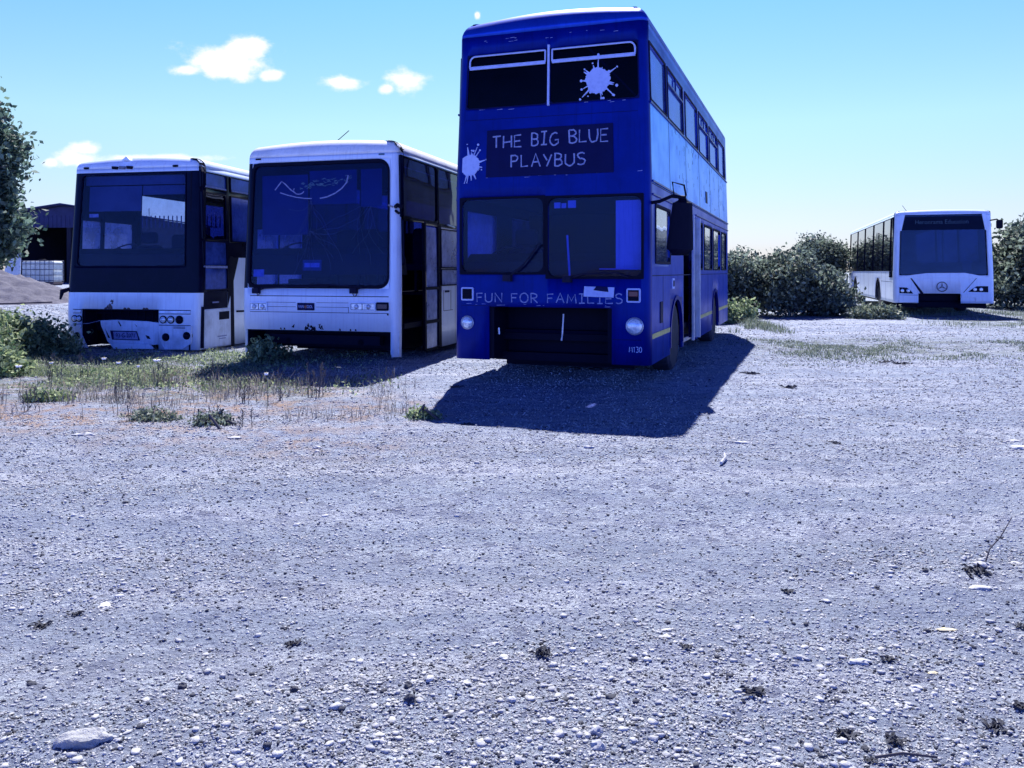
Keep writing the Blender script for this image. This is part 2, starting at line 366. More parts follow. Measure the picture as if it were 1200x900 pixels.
# ------------------------------------------------------------------ bus shell
class Bus:
    def __init__(s, root, W, Ln, r, hw, yf, z0, Ht, rr, camber):
        s.root = root; s.W = W; s.L = Ln; s.r = r; s.hw = hw; s.yf = yf; s.z0 = z0; s.Ht = Ht; s.rr = rr; s.cam = camber
    def S(s, face):
        W, r = s.W, s.r
        if face == 'F': return lambda a, z, d: (a * (s.hw(z) - r) / (W / 2 - r), s.yf(z) - d, z)
        if face == 'R': return lambda a, z, d: (s.hw(z) + d, a, z)
        if face == 'L': return lambda a, z, d: (-s.hw(z) - d, a, z)
        return lambda a, z, d: (a, s.L + d, z)
    def columns(s, fx, ry, ly):
        W, r, Ln = s.W, s.r, s.L; cols = []
        e = W / 2 - r
        def corner(sx, back, a0, a1, n=5):
            for k in range(1, n):
                t = R(a0 + (a1 - a0) * k / n)
                cols.append((None, None, ('c', sx, back, t)))
        for a in sorted(set([-e, e] + [x for x in fx if -e < x < e])): cols.append(('F', a, None))
        corner(1, 0, -90, 0)
        ys = sorted(set([r, Ln - r] + [y for y in ry if r + .01 < y < Ln - r - .01]))
        for a in ys: cols.append(('R', a, None))
        corner(1, 1, 0, 90)
        for a in (e, 0, -e): cols.append(('B', a, None))
        corner(-1, 1, 90, 180)
        for a in sorted(set([r, Ln - r] + [y for y in ly if r + .01 < y < Ln - r - .01]), reverse=True): cols.append(('L', a, None))
        corner(-1, 0, 180, 270)
        return cols
    def pos(s, c, z, ins=0):
        hw, yf, r = s.hw(min(z, s.Ht)) - ins, s.yf(min(z, s.Ht)) + ins, s.r; Ln = s.L - ins
        rr = max(r - ins, .002); kind, a, ex = c
        if kind == 'F': return (a * (hw - rr) / (s.W / 2 - r), yf, z)
        if kind == 'B': return (a * (hw - rr) / (s.W / 2 - r), Ln, z)
        if kind in 'RL' if kind else False:
            y = a
            if a == r: y = yf + rr
            if a == s.L - r: y = Ln - rr
            return ((hw if kind == 'R' else -hw), y, z)
        _, sx, back, t = ex
        cx = sx * (hw - rr); cy = (Ln - rr) if back else (yf + rr)
        return (cx + rr * math.cos(t), cy + rr * math.sin(t), z)
    def shell(s, FH, RH, LH, mats=('white_paint', 'lining'), roofmats=None, extra_z=(), matf=None, skip=None):
        fx = [v for h in FH for v in h[:2]]; ry = [v for h in RH for v in h[:2]]; ly = [v for h in LH for v in h[:2]]
        fx += list(np.linspace(-1.05, 1.05, 15)); ry += list(np.arange(1, s.L, 1.5)); ly += list(np.arange(1, s.L, 1.5))
        zt = s.Ht - s.rr
        zs = sorted(set([round(v, 4) for h in FH + RH + LH for v in h[2:4] if s.z0 < v < zt] + [s.z0, zt] + list(extra_z)))
        cols = s.columns(fx, ry, ly); n = len(cols); mb = MB(); holes = {'F': FH, 'R': RH, 'L': LH, 'B': []}
        vs = [s.pos(c, z) for z in zs for c in cols]; fs = []; ms = []
        for i in range(len(zs) - 1):
            zc = (zs[i] + zs[i + 1]) / 2
            for j in range(n):
                k = (j + 1) % n; c0, c1 = cols[j], cols[k]
                face = c0[0] if c0[0] == c1[0] else None
                ac = (c0[1] + c1[1]) / 2 if face else 0
                if face and any(h[0] < ac < h[1] and h[2] < zc < h[3] for h in holes[face]): continue
                if skip and skip(c0, c1, zc): continue
                fs.append((i * n + j, i * n + k, (i + 1) * n + k, (i + 1) * n + j))
                ms.append(matf(face, ac, zc, c0) if matf else 0)
        mb.v = vs; mb.f = fs; mb.m = ms
        nm = len(mats) // 2 if len(mats) > 2 else 1
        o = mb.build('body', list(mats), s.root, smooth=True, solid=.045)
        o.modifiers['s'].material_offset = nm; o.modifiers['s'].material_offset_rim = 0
        rb = MB(); rings = []
        K = 6
        for q in range(K + 1):
            th = math.pi / 2 * q / K; rings.append([s.pos(c, zt + s.rr * math.sin(th), s.rr * (1 - math.cos(th))) for c in cols])
        top = rings[-1]
        for k in (.85, .65, .4, .2, .03):
            rings.append([(x * k, s.L / 2 + (y - s.L / 2) * (.80 + .20 * k), z) for x, y, z in top])
        hwT = s.hw(s.Ht)
        rings = [[(x, y, z + s.cam * max(0, 1 - (x / hwT) ** 2) * min(1, q / K)) for x, y, z in rg] for q, rg in enumerate(rings)]
        rb.v = [p for rg in rings for p in rg]
        for i in range(len(rings) - 1):
            for j in range(n): rb.f.append((i * n + j, i * n + (j + 1) % n, (i + 1) * n + (j + 1) % n, (i + 1) * n + j)); rb.m.append(0)
        ro = rb.build('roof', list(roofmats or mats[:1] + ('lining',)), s.root, smooth=True, solid=.03)
        ub = MB(); ub.box(-s.W / 2 + .06, s.W / 2 - .06, .35, s.L - .1, .50 if s.z0 > .1 else .42, .58 if s.z0 > .1 else .50)
        zb = .12 if s.z0 < .3 else .22
        ub.box(-.86, .86, .9, s.L - .8, zb, .40 if s.z0 < .1 else .45)  # belly box added to block sunlit ground and keep the underside dark
        ub.build('floor_pan_shade_box', 'black', s.root)
        return o
    def pane(s, face, h, mat, d=-.012, name='window', parent=None):
        mb = MB(); f = s.S(face); mb.prism([(h[0], h[2]), (h[1], h[2]), (h[1], h[3]), (h[0], h[3])], d - .005, d, f)
        return mb.build(name, mat, parent or s.root)
    def frame(s, face, h, rad=.08, lip=.03, inner=.0, mat='rubber', name='window_frame', parent=None, d0=-.02, d1=.012):
        f = s.S(face); mb = MB()
        o_ = rrect(h[0] - lip, h[1] + lip, h[2] - lip, h[3] + lip, .012 if not isinstance(rad, tuple) else .012)
        i_ = rrect(h[0] + inner, h[1] - inner, h[2] + inner, h[3] - inner, rad)
        mb.ring(o_, i_, d0, d1, f); return mb.build(name, mat, parent or s.root, bevel=.003)
    def win(s, face, h, gm='clear_glass', rad=.07, lip=.025, mat='rubber', name='window'):
        w = s.pane(face, h, gm, name=name); s.frame(face, h, rad, lip, parent=w, mat=mat, name='window_frame' if name != 'windscreen' else 'windscreen_seal'); return w
    def fbox(s, face, a0, a1, z0, z1, d0, d1, mat, name, parent=None, rad=0, bevel=.004):
        mb = MB(); f = s.S(face)
        pts = rrect(a0, a1, z0, z1, rad, 5) if rad else [(a0, z0), (a1, z0), (a1, z1), (a0, z1)]
        mb.prism(pts, d0, d1, f); return mb.build(name, mat, parent or s.root, bevel=bevel)
    def fpoly(s, face, pts, d0, d1, mat, name, parent=None, bevel=.004):
        mb = MB(); mb.prism(pts, d0, d1, s.S(face)); return mb.build(name, mat, parent or s.root, bevel=bevel)
    def wheel(s, x, y, rad=.48, zc=None):
        zc = zc if zc is not None else rad; sx = 1 if x > 0 else -1
        root = empty('wheel', (x, y, zc)); root.parent = s.root
        t = MB(); w = .14
        t.lathe([(rad * .56, -w), (rad * .9, -w), (rad * .985, -w * .75), (rad, -w * .3), (rad, w * .3), (rad * .985, w * .75), (rad * .9, w), (rad * .56, w)], (0, 0, 0), 'x', 40)
        t.build('tyre', 'tyre', root, smooth=True)
        q = MB(); q.lathe([(rad * .57, .1 * sx), (rad * .55, .05 * sx), (rad * .40, -.0 * sx), (rad * .22, .03 * sx), (rad * .20, .11 * sx), (rad * .05, .12 * sx)], (0, 0, 0), 'x', 32)
        for k in range(10):
            a = 2 * math.pi * k / 10; q.lathe([(.014, .0), (.014, .05 * sx)], (0, rad * .31 * math.cos(a), rad * .31 * math.sin(a)), 'x', 8)
        q.build('rim', 'galv', root, smooth=True)
        return root
    def arch(s, face, yc, zc, rad, z0, col_=None):
        """fills the corners of a rectangular wheel hole so that the opening reads round"""
        f = s.S(face); mb = MB()
        for sg in (-1, 1):
            pts = [(yc + sg * rad, zc + rad)]
            pts += [(yc + sg * rad * math.cos(R(t)), zc + rad * math.sin(R(t))) for t in range(0, 91, 10)]
            mb.prism(pts, -.04, -.001, f)
        o_ = [(yc + (rad + .03) * math.cos(R(t)), zc + (rad + .03) * math.sin(R(t))) for t in range(-10, 191, 10)]
        i_ = [(yc + (rad - .02) * math.cos(R(t)), zc + (rad - .02) * math.sin(R(t))) for t in range(-10, 191, 10)]
        mb.build('wheel_arch', 'white_paint' if col_ is None else col_, s.root); mb = MB()
        n = len(o_); vs = [f(a, b, .015) for a, b in o_] + [f(a, b, .015) for a, b in i_] + [f(a, b, -.03) for a, b in o_] + [f(a, b, -.03) for a, b in i_]
        fs = []
        for i in range(n - 1): fs += [(i, i + 1, n + i + 1, n + i), (i, 2 * n + i, 2 * n + i + 1, i + 1), (n + i, n + i + 1, 3 * n + i + 1, 3 * n + i)]
        mb.add(vs, fs, 0); return mb
    def seats(s, rows, z, cols_x=(-.8, .8), y0=2.2, pitch=.78, mat='seat'):
        mb = MB()
        mb.box(-.42, .42, -.2, .25, .36, .48); mb.prism(rrect(-.42, -.02, .45, 1.12, .08), .22, .33, lambda a, b, d: (a, d, b)); mb.prism(rrect(.02, .42, .45, 1.12, .08), .22, .33, lambda a, b, d: (a, d, b))
        mb.box(-.30, -.24, 0, .1, 0, .36); mb.box(.24, .30, 0, .1, 0, .36)
        first = mb.build('seat', mat, s.root, bevel=.02); done = False
        for i in range(rows):
            for x in cols_x:
                o = first if not done else first.copy()
                if done: col.objects.link(o); o.parent = s.root
                done = True; o.location = (x, y0 + i * pitch, z)
    def driver(s, x, z, y=.95):
        mb = MB(); mb.box(x - .25, x + .25, y - .25, y + .25, z + .35, z + .48); mb.prism(rrect(x - .25, x + .25, z + .45, z + 1.05, .08), y + .2, y + .32, lambda a, b, d: (a, d, b))
        mb.prism(rrect(x - .16, x + .16, z + 1.08, z + 1.3, .06), y + .2, y + .3, lambda a, b, d: (a, d, b)); mb.box(x - .1, x + .1, y - .1, y + .1, z, z + .36)
        mb.build('driver_seat', 'seat', s.root, bevel=.02)
        w = MB(); c = Vector((x, y - .48, z + .92)); tl = R(35)
        w.tube([(c.x + .23 * math.cos(t), c.y + .23 * math.sin(t) * math.cos(tl), c.z + .23 * math.sin(t) * math.sin(tl)) for t in [2 * math.pi * k / 24 for k in range(24)]], .014, 6, closed=True)
        w.tube([c, (c.x, c.y - .2, c.z - .35)], .03, 8)
        for k in range(3):
            t = 2 * math.pi * k / 3 + .5; w.tube([c, (c.x + .22 * math.cos(t), c.y + .22 * math.sin(t) * math.cos(tl), c.z + .22 * math.sin(t) * math.sin(tl))], .012, 6)
        w.build('steering_wheel', 'rubber', s.root, smooth=True)
        d = MB(); d.prism([(.12, z + .55), (.12, z + .85), (.3, z + .95), (.5, z + .8), (.55, z + .55)], -s.W / 2 + .1, s.W / 2 - .1, lambda a, b, q: (q, a, b))
        d.build('dashboard', 'black', s.root)

def bus_root(name, X0, Y0, ang, W, label, cat, group=None, z=0):
    a = R(ang); cx = X0 - W / 2 * math.cos(a); cy = Y0 + W / 2 * math.sin(a)
    return empty(name, (cx, cy, z), -a, label, cat, group)

def wiper(b, pts, name='wiper', d=.05, bladelen=None):
    f = b.S('F'); mb = MB(); path = [f(x, z, d) for x, z in pts]
    mb.tube(path, .012, 6); mb.box(path[0][0] - .05, path[0][0] + .05, path[0][1] - .03, path[0][1] + .06, path[0][2] - .04, path[0][2] + .04)
    mb.build(name, 'rubber', b.root)
def roundlamp(b, x, z, r, mat='lamp', rim='silver', name='headlight', d=0, face='F'):
    f = b.S(face); c = f(x, z, d); mb = MB()
    prof = [(r, .0), (r * .97, -.02), (r * .8, -.032), (r * .5, -.042), (r * .05, -.046)]
    ax = 'y' if face == 'F' else 'x'; 
    mb.lathe(prof, c, ax, 24); o = mb.build(name, mat, b.root, smooth=True)
    q = MB(); k = 24
    cc = [(x + (r + .008) * math.cos(2 * math.pi * i / k), z + (r + .008) * math.sin(2 * math.pi * i / k)) for i in range(k)]
    q.tube([f(a, bb, d + .008) for a, bb in cc], .009, 6, closed=True); q.build('lamp_rim', rim, o, smooth=True)
    return o

# stroke alphabet (hand painted capitals)
def arc(cx, cy, rx, ry, a0, a1, n=9): return [(cx + rx * math.cos(R(a0 + (a1 - a0) * i / n)), cy + ry * math.sin(R(a0 + (a1 - a0) * i / n))) for i in range(n + 1)]
LET = {
 'T': (.62, [[(0, .98), (.62, 1)], [(.31, 1), (.33, 0)]]), 'H': (.6, [[(0, 1), (.02, 0)], [(.58, .98), (.6, .02)], [(0, .48), (.6, .52)]]),
 'E': (.5, [[(.5, 1), (.02, .98), (0, .02), (.52, .04)], [(0, .5), (.42, .53)]]),
 'B': (.5, [[(.02, 0), (0, 1)], [(0, 1)] + arc(.2, .76, .27, .24, 85, -85) + [(0, .52)], [(0, .52)] + arc(.22, .26, .3, .26, 85, -85) + [(.02, 0)]]),
 'I': (.42, [[(0, 1), (.42, 1)], [(.21, 1), (.2, 0)], [(0, 0), (.42, .02)]]), 'G': (.62, [arc(.34, .5, .33, .5, 55, 320, 14) + [(.62, .45), (.36, .44)]]),
 'L': (.48, [[(0, 1), (.02, .03), (.48, .05)]]), 'U': (.58, [[(0, 1), (.02, .35)] + arc(.29, .3, .27, .3, 190, 350, 8) + [(.57, .6), (.58, 1)]]),
 'P': (.48, [[(.02, 0), (0, 1)], [(0, 1)] + arc(.18, .74, .29, .25, 85, -85) + [(0, .48)]]), 'A': (.6, [[(0, 0), (.3, 1), (.6, 0)], [(.12, .36), (.5, .38)]]),
 'Y': (.56, [[(0, 1), (.29, .5)], [(.56, 1), (.22, 0)]]), 'S': (.5, [arc(.26, .75, .23, .24, 30, 250, 9) + arc(.24, .27, .26, .26, 80, -140, 9)]),
 'F': (.46, [[(.46, 1), (0, .98), (.02, 0)], [(0, .52), (.38, .54)]]), 'N': (.56, [[(.02, 0), (0, 1), (.54, .02), (.56, 1)]]),
 'O': (.64, [arc(.32, .5, .32, .5, 90, 450, 16)]), 'R': (.52, [[(.02, 0), (0, 1)], [(0, 1)] + arc(.2, .74, .28, .25, 85, -85) + [(0, .48)], [(.14, .48), (.52, 0)]]),
 'M': (.7, [[(0, 0), (.1, 1), (.35, .25), (.6, 1), (.7, 0)]]), '1': (.3, [[(0, .8), (.18, 1), (.18, 0)]]), '3': (.5, [arc(.22, .75, .25, .25, 140, -80, 8) + arc(.22, .26, .28, .27, 80, -140, 8)]), '0': (.5, [arc(.25, .5, .25, .5, 90, 450, 14)]),
}
def strokes(b, text, x0, x1, z, h, mat, name, r=.009, d=.012, jit=.0, face='F', gap=.22, parent=None):
    tot = sum(.55 if ch == ' ' else LET[ch][0] + gap for ch in text) - gap; sx = (x1 - x0) / tot; f = b.S(face); mb = MB(); x = x0
    for ch in text:
        if ch == ' ': x += .55 * sx; continue
        w, ss = LET[ch]; jz = rnd.uniform(-jit, jit); js = rnd.uniform(.93, 1.05)
        for pl in ss: mb.tube([f(x + (px_ + rnd.uniform(-1, 1) * jit * 4) * sx, z + jz + (pz + rnd.uniform(-1, 1) * jit * 4) * h * js, d) for px_, pz in pl], r, 6, flat=.25)
        x += (w + gap) * sx
    return mb.build(name, mat, parent or b.root)
def text(b, s, x, z, size, mat, name, face='F', d=.006, parent=None, width=None):
    cu = bpy.data.curves.new(name, 'FONT'); cu.body = s; cu.size = size; cu.extrude = .0015; cu.align_x = 'CENTER'; cu.align_y = 'CENTER'
    t = bpy.data.objects.new(name, cu); col.objects.link(t); dg = bpy.context.evaluated_depsgraph_get(); me = bpy.data.meshes.new_from_object(t.evaluated_get(dg))
    bpy.data.objects.remove(t); me.name = name; me.materials.clear(); me.materials.append(MATS[mat])
    o = bpy.data.objects.new(name, me); col.objects.link(o); o.parent = parent or b.root
    p = b.S(face)(x, z, d); o.location = p; o.rotation_euler = (R(90), 0, 0)
    if width: xs = [v.co.x for v in me.vertices]; o.scale.x = width / (max(xs) - min(xs))
    return o
def splat(b, x, z, r, name='paint_splat', seed=3, d=.012, clip=None):
    q = random.Random(seed); f = b.S('F'); mb = MB()
    n = 60; pts = [(x + r * (1 + .06 * math.sin(3 * t) + q.uniform(-.05, .07)) * math.cos(t), z + r * (1 + q.uniform(-.05, .07)) * math.sin(t)) for t in [2 * math.pi * i / n for i in range(n)]]
    cl = (lambda p: (max(p[0], clip), p[1])) if clip is not None else (lambda p: p)
    mb.prism([cl(p) for p in pts], -.002, .004, lambda a, bb, dd: f(a, bb, d + dd))
    for k in range(19):
        a = 2 * math.pi * k / 19 + q.uniform(-.3, .3); l = q.choice((1.12, 1.2, 1.3, 1.45, 1.8)) * q.uniform(.9, 1.05); w = q.uniform(.03, .07) * r
        c, s_ = math.cos(a), math.sin(a); p0 = (x + r * .9 * c, z + r * .9 * s_); p1 = (x + r * l * c, z + r * l * s_)
        if clip is not None and min(p0[0], p1[0]) < clip: continue
        mb.prism([(p0[0] - w * 1.6 * s_, p0[1] + w * 1.6 * c), (p0[0] + w * 1.6 * s_, p0[1] - w * 1.6 * c), (p1[0] + w * .5 * s_, p1[1] - w * .5 * c), (p1[0] - w * .5 * s_, p1[1] + w * .5 * c)], -.001 - .0002 * k, .005 + .0002 * k, lambda a_, bb, dd: f(a_, bb, d + dd))
        if q.random() < .75:
            l2 = l + q.uniform(-.03, .3); w2 = q.uniform(.05, .12) * r; c2 = (x + r * l2 * c, z + r * l2 * s_)
            if clip is not None and c2[0] - w2 < clip: continue
            mb.prism([(c2[0] + w2 * math.cos(t) * 1.0, c2[1] + w2 * math.sin(t)) for t in [2 * math.pi * i / 10 for i in range(10)]], -.001, .0115 + .0002 * k, lambda a_, bb, dd: f(a_, bb, d + dd * .6))
    return mb.build(name, 'pale_paint', b.root)
def seam(mb, f, a0, z0, a1, z1, w=.004, d=.002):
    if abs(a1 - a0) < abs(z1 - z0): mb.prism([(a0 - w, z0), (a0 + w, z0), (a1 + w, z1), (a1 - w, z1)], -.003, d, f)
    else: mb.prism([(a0, z0 - w), (a1, z1 - w), (a1, z1 + w), (a0, z0 + w)], -.003, d, f)
def lerp_tab(tab):
    def f(z):
        if z <= tab[0][0]: return tab[0][1]
        for (a, p), (b_, q) in zip(tab, tab[1:]):
            if z <= b_: return p + (q - p) * (z - a) / (b_ - a)
        return tab[-1][1]
    return f

# ================================================================== PLAYBUS
W = 2.45
root = bus_root('double_decker_bus', 1.58, 9.35, 20, W, 'tall blue double decker bus with hand painted lettering and pale paint splats on its front', 'bus', 'old buses parked in the yard')
b = Bus(root, W, 9.4, .10, lerp_tab([(2.4, 1.225), (4.1, 1.175)]), lerp_tab([(2.3, 0), (4.1, .05)]), .27, 4.42, .17, .10)
FH = [(-1.115, -.06, 1.34, 2.23), (.0, 1.12, 1.29, 2.22), (-1.09, -.02, 3.36, 4.01), (.02, 1.11, 3.36, 4.01), (-.757, .776, .1, .92)]
LW = [(4.08, 4.75, 1.40, 2.13), (5.05, 6.20, 1.40, 2.13), (6.45, 7.60, 1.40, 2.13), (7.95, 8.9, 1.40, 2.13)]
UW = [(.16, 1.25, 3.36, 4.0), (1.42, 2.74, 3.36, 4.0), (3.02, 4.36, 3.36, 4.0), (4.62, 5.84, 3.36, 4.0), (6.12, 7.42, 3.36, 4.0), (7.68, 8.9, 3.36, 4.0)]
cab = (.33, 1.36, 1.47, 2.12)
RH = [cab, (2.60, 3.86, .1, 2.2), (1.40, 2.48, .1, .99), (6.23, 7.31, .1, .99)] + LW + UW
LH = [(.33, 1.36, 1.47, 2.12), (1.40, 2.48, .1, .99), (6.23, 7.31, .1, .99)] + [(2.0, 3.6, 1.40, 2.13)] + LW + UW
FH = [(h[0], h[1], max(h[2], 0), h[3]) for h in FH]
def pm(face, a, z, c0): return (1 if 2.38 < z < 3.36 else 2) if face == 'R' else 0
b.shell(FH, RH, LH, ('blue_paint', 'pale_blue_sheen', 'blue_sheen', 'lining', 'lining', 'lining'), ('blue_sheen', 'lining'), (2.38, 3.33), pm)
for h in FH[:2]:
    w_ = b.win('F', h, 'windscreen', .09, .029, name='windscreen', mat='black')
for h in FH[2:4]: b.win('F', h, 'upper_glass', .05, .012, name='windscreen', mat='dark_blue')
# pale vent frames of the upper front windows
f = b.S('F')
for x0, x1, rr4 in ((-1.06, -.045, [.01, .07, .01, .01]), (.045, 1.085, [.07, .01, .01, .01])):
    q = MB(); q.tube([f(a, z, .018) for a, z in rrect(x0, x1, 3.86, 4.0, rr4)], .011, 6, closed=True)
    q.prism([(x0, 3.835), (x1, 3.835), (x1, 3.875), (x0, 3.875)], .008, .026, f); q.build('vent_frame', 'pale_paint', root)
q = MB(); q.prism([(-.013, 3.33), (.013, 3.33), (.013, 4.06), (-.013, 4.06)], .0, .028, f)
for k in range(7): q.lathe([(.008, 0), (.006, -.008)], f(0, 3.38 + .1 * k, .028), 'y', 8)
q.build('window_post', 'pale_paint', root)
b.fbox('F', -.80, .80, 2.50, 3.075, -.0, .012, 'dark_blue', 'sign_board')
strokes(b, 'THE BIG BLUE', -.72, .74, 2.86, .15, 'chalk', 'lettering', r=.010, d=.016, jit=.008)
strokes(b, 'PLAYBUS', -.47, .46, 2.605, .145, 'chalk', 'lettering', r=.010, d=.016, jit=.008)
strokes(b, 'FUN FOR FAMILIES', -.915, .90, .975, .112, 'chalk', 'lettering', r=.008, d=.004, jit=.002)
splat(b, .62, 3.585, .150, seed=5, d=.0)
splat(b, -1.02, 2.66, .13, seed=9, d=.004, clip=-1.12)
b.fpoly('F', [(.44, 1.055), (.80, 1.045), (.81, 1.165), (.45, 1.175)], .012, .016, 'pale_paint', 'bracket_plate')
b.fpoly('F', [(.56, 1.13), (.74, 1.11), (.73, 1.17), (.60, 1.18)], .0165, .022, 'dark_blue', 'plate_stain')
for xa, rm in ((-1.12, 'black'), (.95, 'red_lens')):
    o = b.fbox('F', xa, xa + .165, .99, 1.155, -.01, .02, 'pale_paint', 'indicator', rad=.02)
    b.fbox('F', xa + .02, xa + .145, 1.01, 1.135, .015, .028, 'black', 'lens_frame', parent=o)
    b.fbox('F', xa + .03, xa + .135, 1.06, 1.12, .022, .034, rm, 'lens', parent=o)
roundlamp(b, -1.04, .72, .070); roundlamp(b, 1.045, .72, .088)
strokes(b, 'M130', .98, 1.125, .42, .065, 'pale_paint', 'fleet_number', r=.0045, d=.003)
wiper(b, [(-.50, 1.27), (-.30, 1.42), (-.09, 1.68)]); wiper(b, [(.25, 1.26), (.45, 1.32), (.85, 1.33), (.98, 1.28)])
q = MB(); q.tube([f(.23, 1.78, -.03), f(.26, 1.3, -.03)], .013, 6); q.build('pole', 'pale_paint', root)
for x0, x1, z0, z1 in ((.07, .15, 2.1, 2.17), (.16, .22, 2.1, 2.16), (.24, .34, 2.1, 2.19)): b.fbox('F', x0, x1, z0, z1, -.025, -.019, 'paper', 'sticker')
b.fbox('F', .62, 1.08, 1.37, 1.385, -.035, -.022, 'pale_paint', 'ledge')
# pale cabin screen seen behind the nearside windscreen
q = MB(); q.box(.80, 1.10, .10, .12, 1.37, 2.18); q.build('cab_screen', 'roof_white', root)
# front corner seams, scratches
q = MB(); seam(q, f, -1.1, 3.215, 1.1, 3.2, .003); seam(q, f, -1.12, .93, -.76, .93, .003); seam(q, f, .78, .56, 1.12, .56, .003); q.build('panel_seam', 'dark_blue', root)
q = MB(); sr = random.Random(4)
for k in range(46):
    x = sr.uniform(-1.1, 1.1); z = sr.choice([4.17 + .02 * math.cos(x * 1.3), 4.15, 3.33, 2.49, .94]) + sr.uniform(-.012, .012); l = sr.uniform(.01, .08)
    if z > 4.1 and abs(x) > .75 and sr.random() < .5: continue
    q.prism([(x, z), (x + l, z + .002), (x + l, z + .006 * sr.uniform(.5, 1.5)), (x, z + .005)], -.002, .0022 + .00001 * k, f)
q.build('paint_chips', 'chalk', root)
# radiator bay
q = MB(); q.box(-.755, .775, .55, .60, .30, 1.0); q.box(-.755, -.70, .03, .55, .28, .95); q.box(.72, .775, .03, .55, .28, .95); q.box(-.75, .77, .05, .55, .92, .95)
q.box(-.8, .8, .35, .5, .24, .34); q.build('radiator', 'black', root)
q = MB(); q.tube([(.165, .1, .84), (.15, .1, .60), (.14, .1, .52)], .010, 6); q.tube([(-.65, .06, .66), (-.645, .06, .58)], .012, 6); q.build('rod', 'silver', root)
# right side
b.win('R', cab, 'clear_glass', .06, .03)
b.win('L', cab, 'pale_pane', .06, .03)
for h in LW: b.win('R', h, 'clear_glass', .05, .03, mat='black')
for h in [(2.0, 3.6, 1.40, 2.13)] + LW: b.win('L', h, 'dark_glass', .05, .03)
for k, h in enumerate(UW):
    w_ = b.win('R', h, 'blue_glass', .05, .03)
    if k in (1, 3, 4):
        b.fbox('R', h[0], h[1], 3.80, 3.825, -.005, .016, 'blue_paint', 'vent_bar', parent=w_); b.fbox('R', (h[0] + h[1]) / 2 - .012, (h[0] + h[1]) / 2 + .012, 3.825, 4.0, -.005, .018, 'blue_paint', 'vent_post', parent=w_)
    b.win('L', h, 'blue_glass', .05, .03)
for fc in 'RL':
    fs_ = b.S(fc)
    for yc in (1.94, 6.77): b.arch(fc, yc, .45, .54, .27, 'blue_paint').build('arch_trim', 'blue_paint', root)
    q = MB()
    for y in (1.42, 2.95, 4.48, 6.0, 7.55): seam(q, fs_, y, 2.40, y, 3.33)
    for z in (2.37, 3.335, 1.30): seam(q, fs_, .12, z, 9.28, z, .006)
    for y in (.85, 4.3, 5.6, 7.5, 8.3): seam(q, fs_, y, .30, y, 1.29)
    q.build('panel_seam', 'dark_blue', root)
    for a0, a1, z0, z1 in ((.10, 9.3, 3.30, 3.325), (.10, 9.3, 2.385, 2.41), (.10, 2.58, 2.235, 2.255), (3.9, 9.3, 2.235, 2.255)):
        b.fbox(fc, a0, a1, z0, z1, -.002, .018, 'blue_paint', 'rail')
    for a0, a1 in ((.11, 1.38), (3.88, 6.2), (7.34, 9.28)): b.fbox(fc, a0, a1, .565, .625, -.002, .006, 'yellow', 'stripe')
# scratches and marks on the between-decks panels
q = MB(); fs_ = b.S('R')
for k in range(90):
    y = sr.uniform(1.5, 8.8); z = sr.uniform(2.5, 3.25); a = sr.uniform(.01, .05); hh_ = sr.uniform(.01, .09)
    q.prism([(y, z), (y + a * .4, z), (y + a * .5, z + hh_), (y + a * .2, z + hh_)], -.002, .0012 + .00001 * k, fs_)
q.build('scratches', 'blue_paint', root)
b.fbox('R', 5.3, 5.5, 2.55, 2.75, -.003, .012, 'dark_blue', 'grille'); b.fbox('R', .62, .8, .72, .98, -.003, .012, 'dark_blue', 'grille'); b.fbox('R', 1.5, 1.66, 1.12, 1.26, .0, .02, 'pale_paint', 'handle_frame')
b.fbox('R', 1.53, 1.63, 1.15, 1.23, .018, .024, 'dark_blue', 'door_handle')
# entrance: folded leaves and grab pole
q = MB(); q.box(b.hw(1) - .02, b.hw(1) + .10, 3.70, 3.74, .32, 2.18); q.box(b.hw(1) + .02, b.hw(1) + .06, 3.30, 3.34, .3, 2.2); q.build('door', 'silver', root, bevel=.004)
q = MB(); q.box(b.hw(1) - .03, b.hw(1) + .02, 3.35, 3.69, .34, 2.16); q.build('door_pane', 'dark_glass', root)
q = MB(); q.box(.75, 1.18, 2.62, 3.84, .30, .36); q.build('step', 'silver', root)
q = MB(); q.box(-1.1, .72, 2.55, 2.6, .6, 2.2); q.build('bulkhead', 'lining', root)
# covered mirror on its arm
mr = MB(); xm = 1.225
mr.tube([(xm - .02, .10, 2.14), (xm + .10, .04, 2.15), (xm + .24, .0, 2.20), (xm + .40, .0, 2.18)], .020, 8)
mo_ = mr.build('mirror_arm', 'black', root, smooth=True)
mr = MB(); mr.tube([(xm + .36 + dx, .01, z) for dx, z in ((0, 2.17), (.0, 2.12), (-.01, 1.95), (-.02, 1.75), (-.03, 1.6), (-.03, 1.53))], [.05, .11, .125, .14, .15, .10], 12, flat=.6)
mr.build('mirror', 'black', root, smooth=True)
mr = MB(); mr.tube([(xm + .27, 0, 2.18), (xm + .25, 0, 2.36), (xm + .38, 0, 2.32), (xm + .40, 0, 2.20)], .012, 6); mr.build('mirror_bracket', 'black', root)
for x in (1.05, -1.05):
    b.wheel(x, 1.94, .47); b.wheel(x, 6.77, .47)
q = MB(); q.box(-1.17, 1.17, .4, 9.3, 2.28, 2.36); q.box(-1.1, 1.1, .4, 2.5, .50, .62); q.build('deck_floor', 'lining', root)
b.driver(-.7, .62, 1.0); b.seats(6, .62, (-.72, .72), 4.2, .8); 

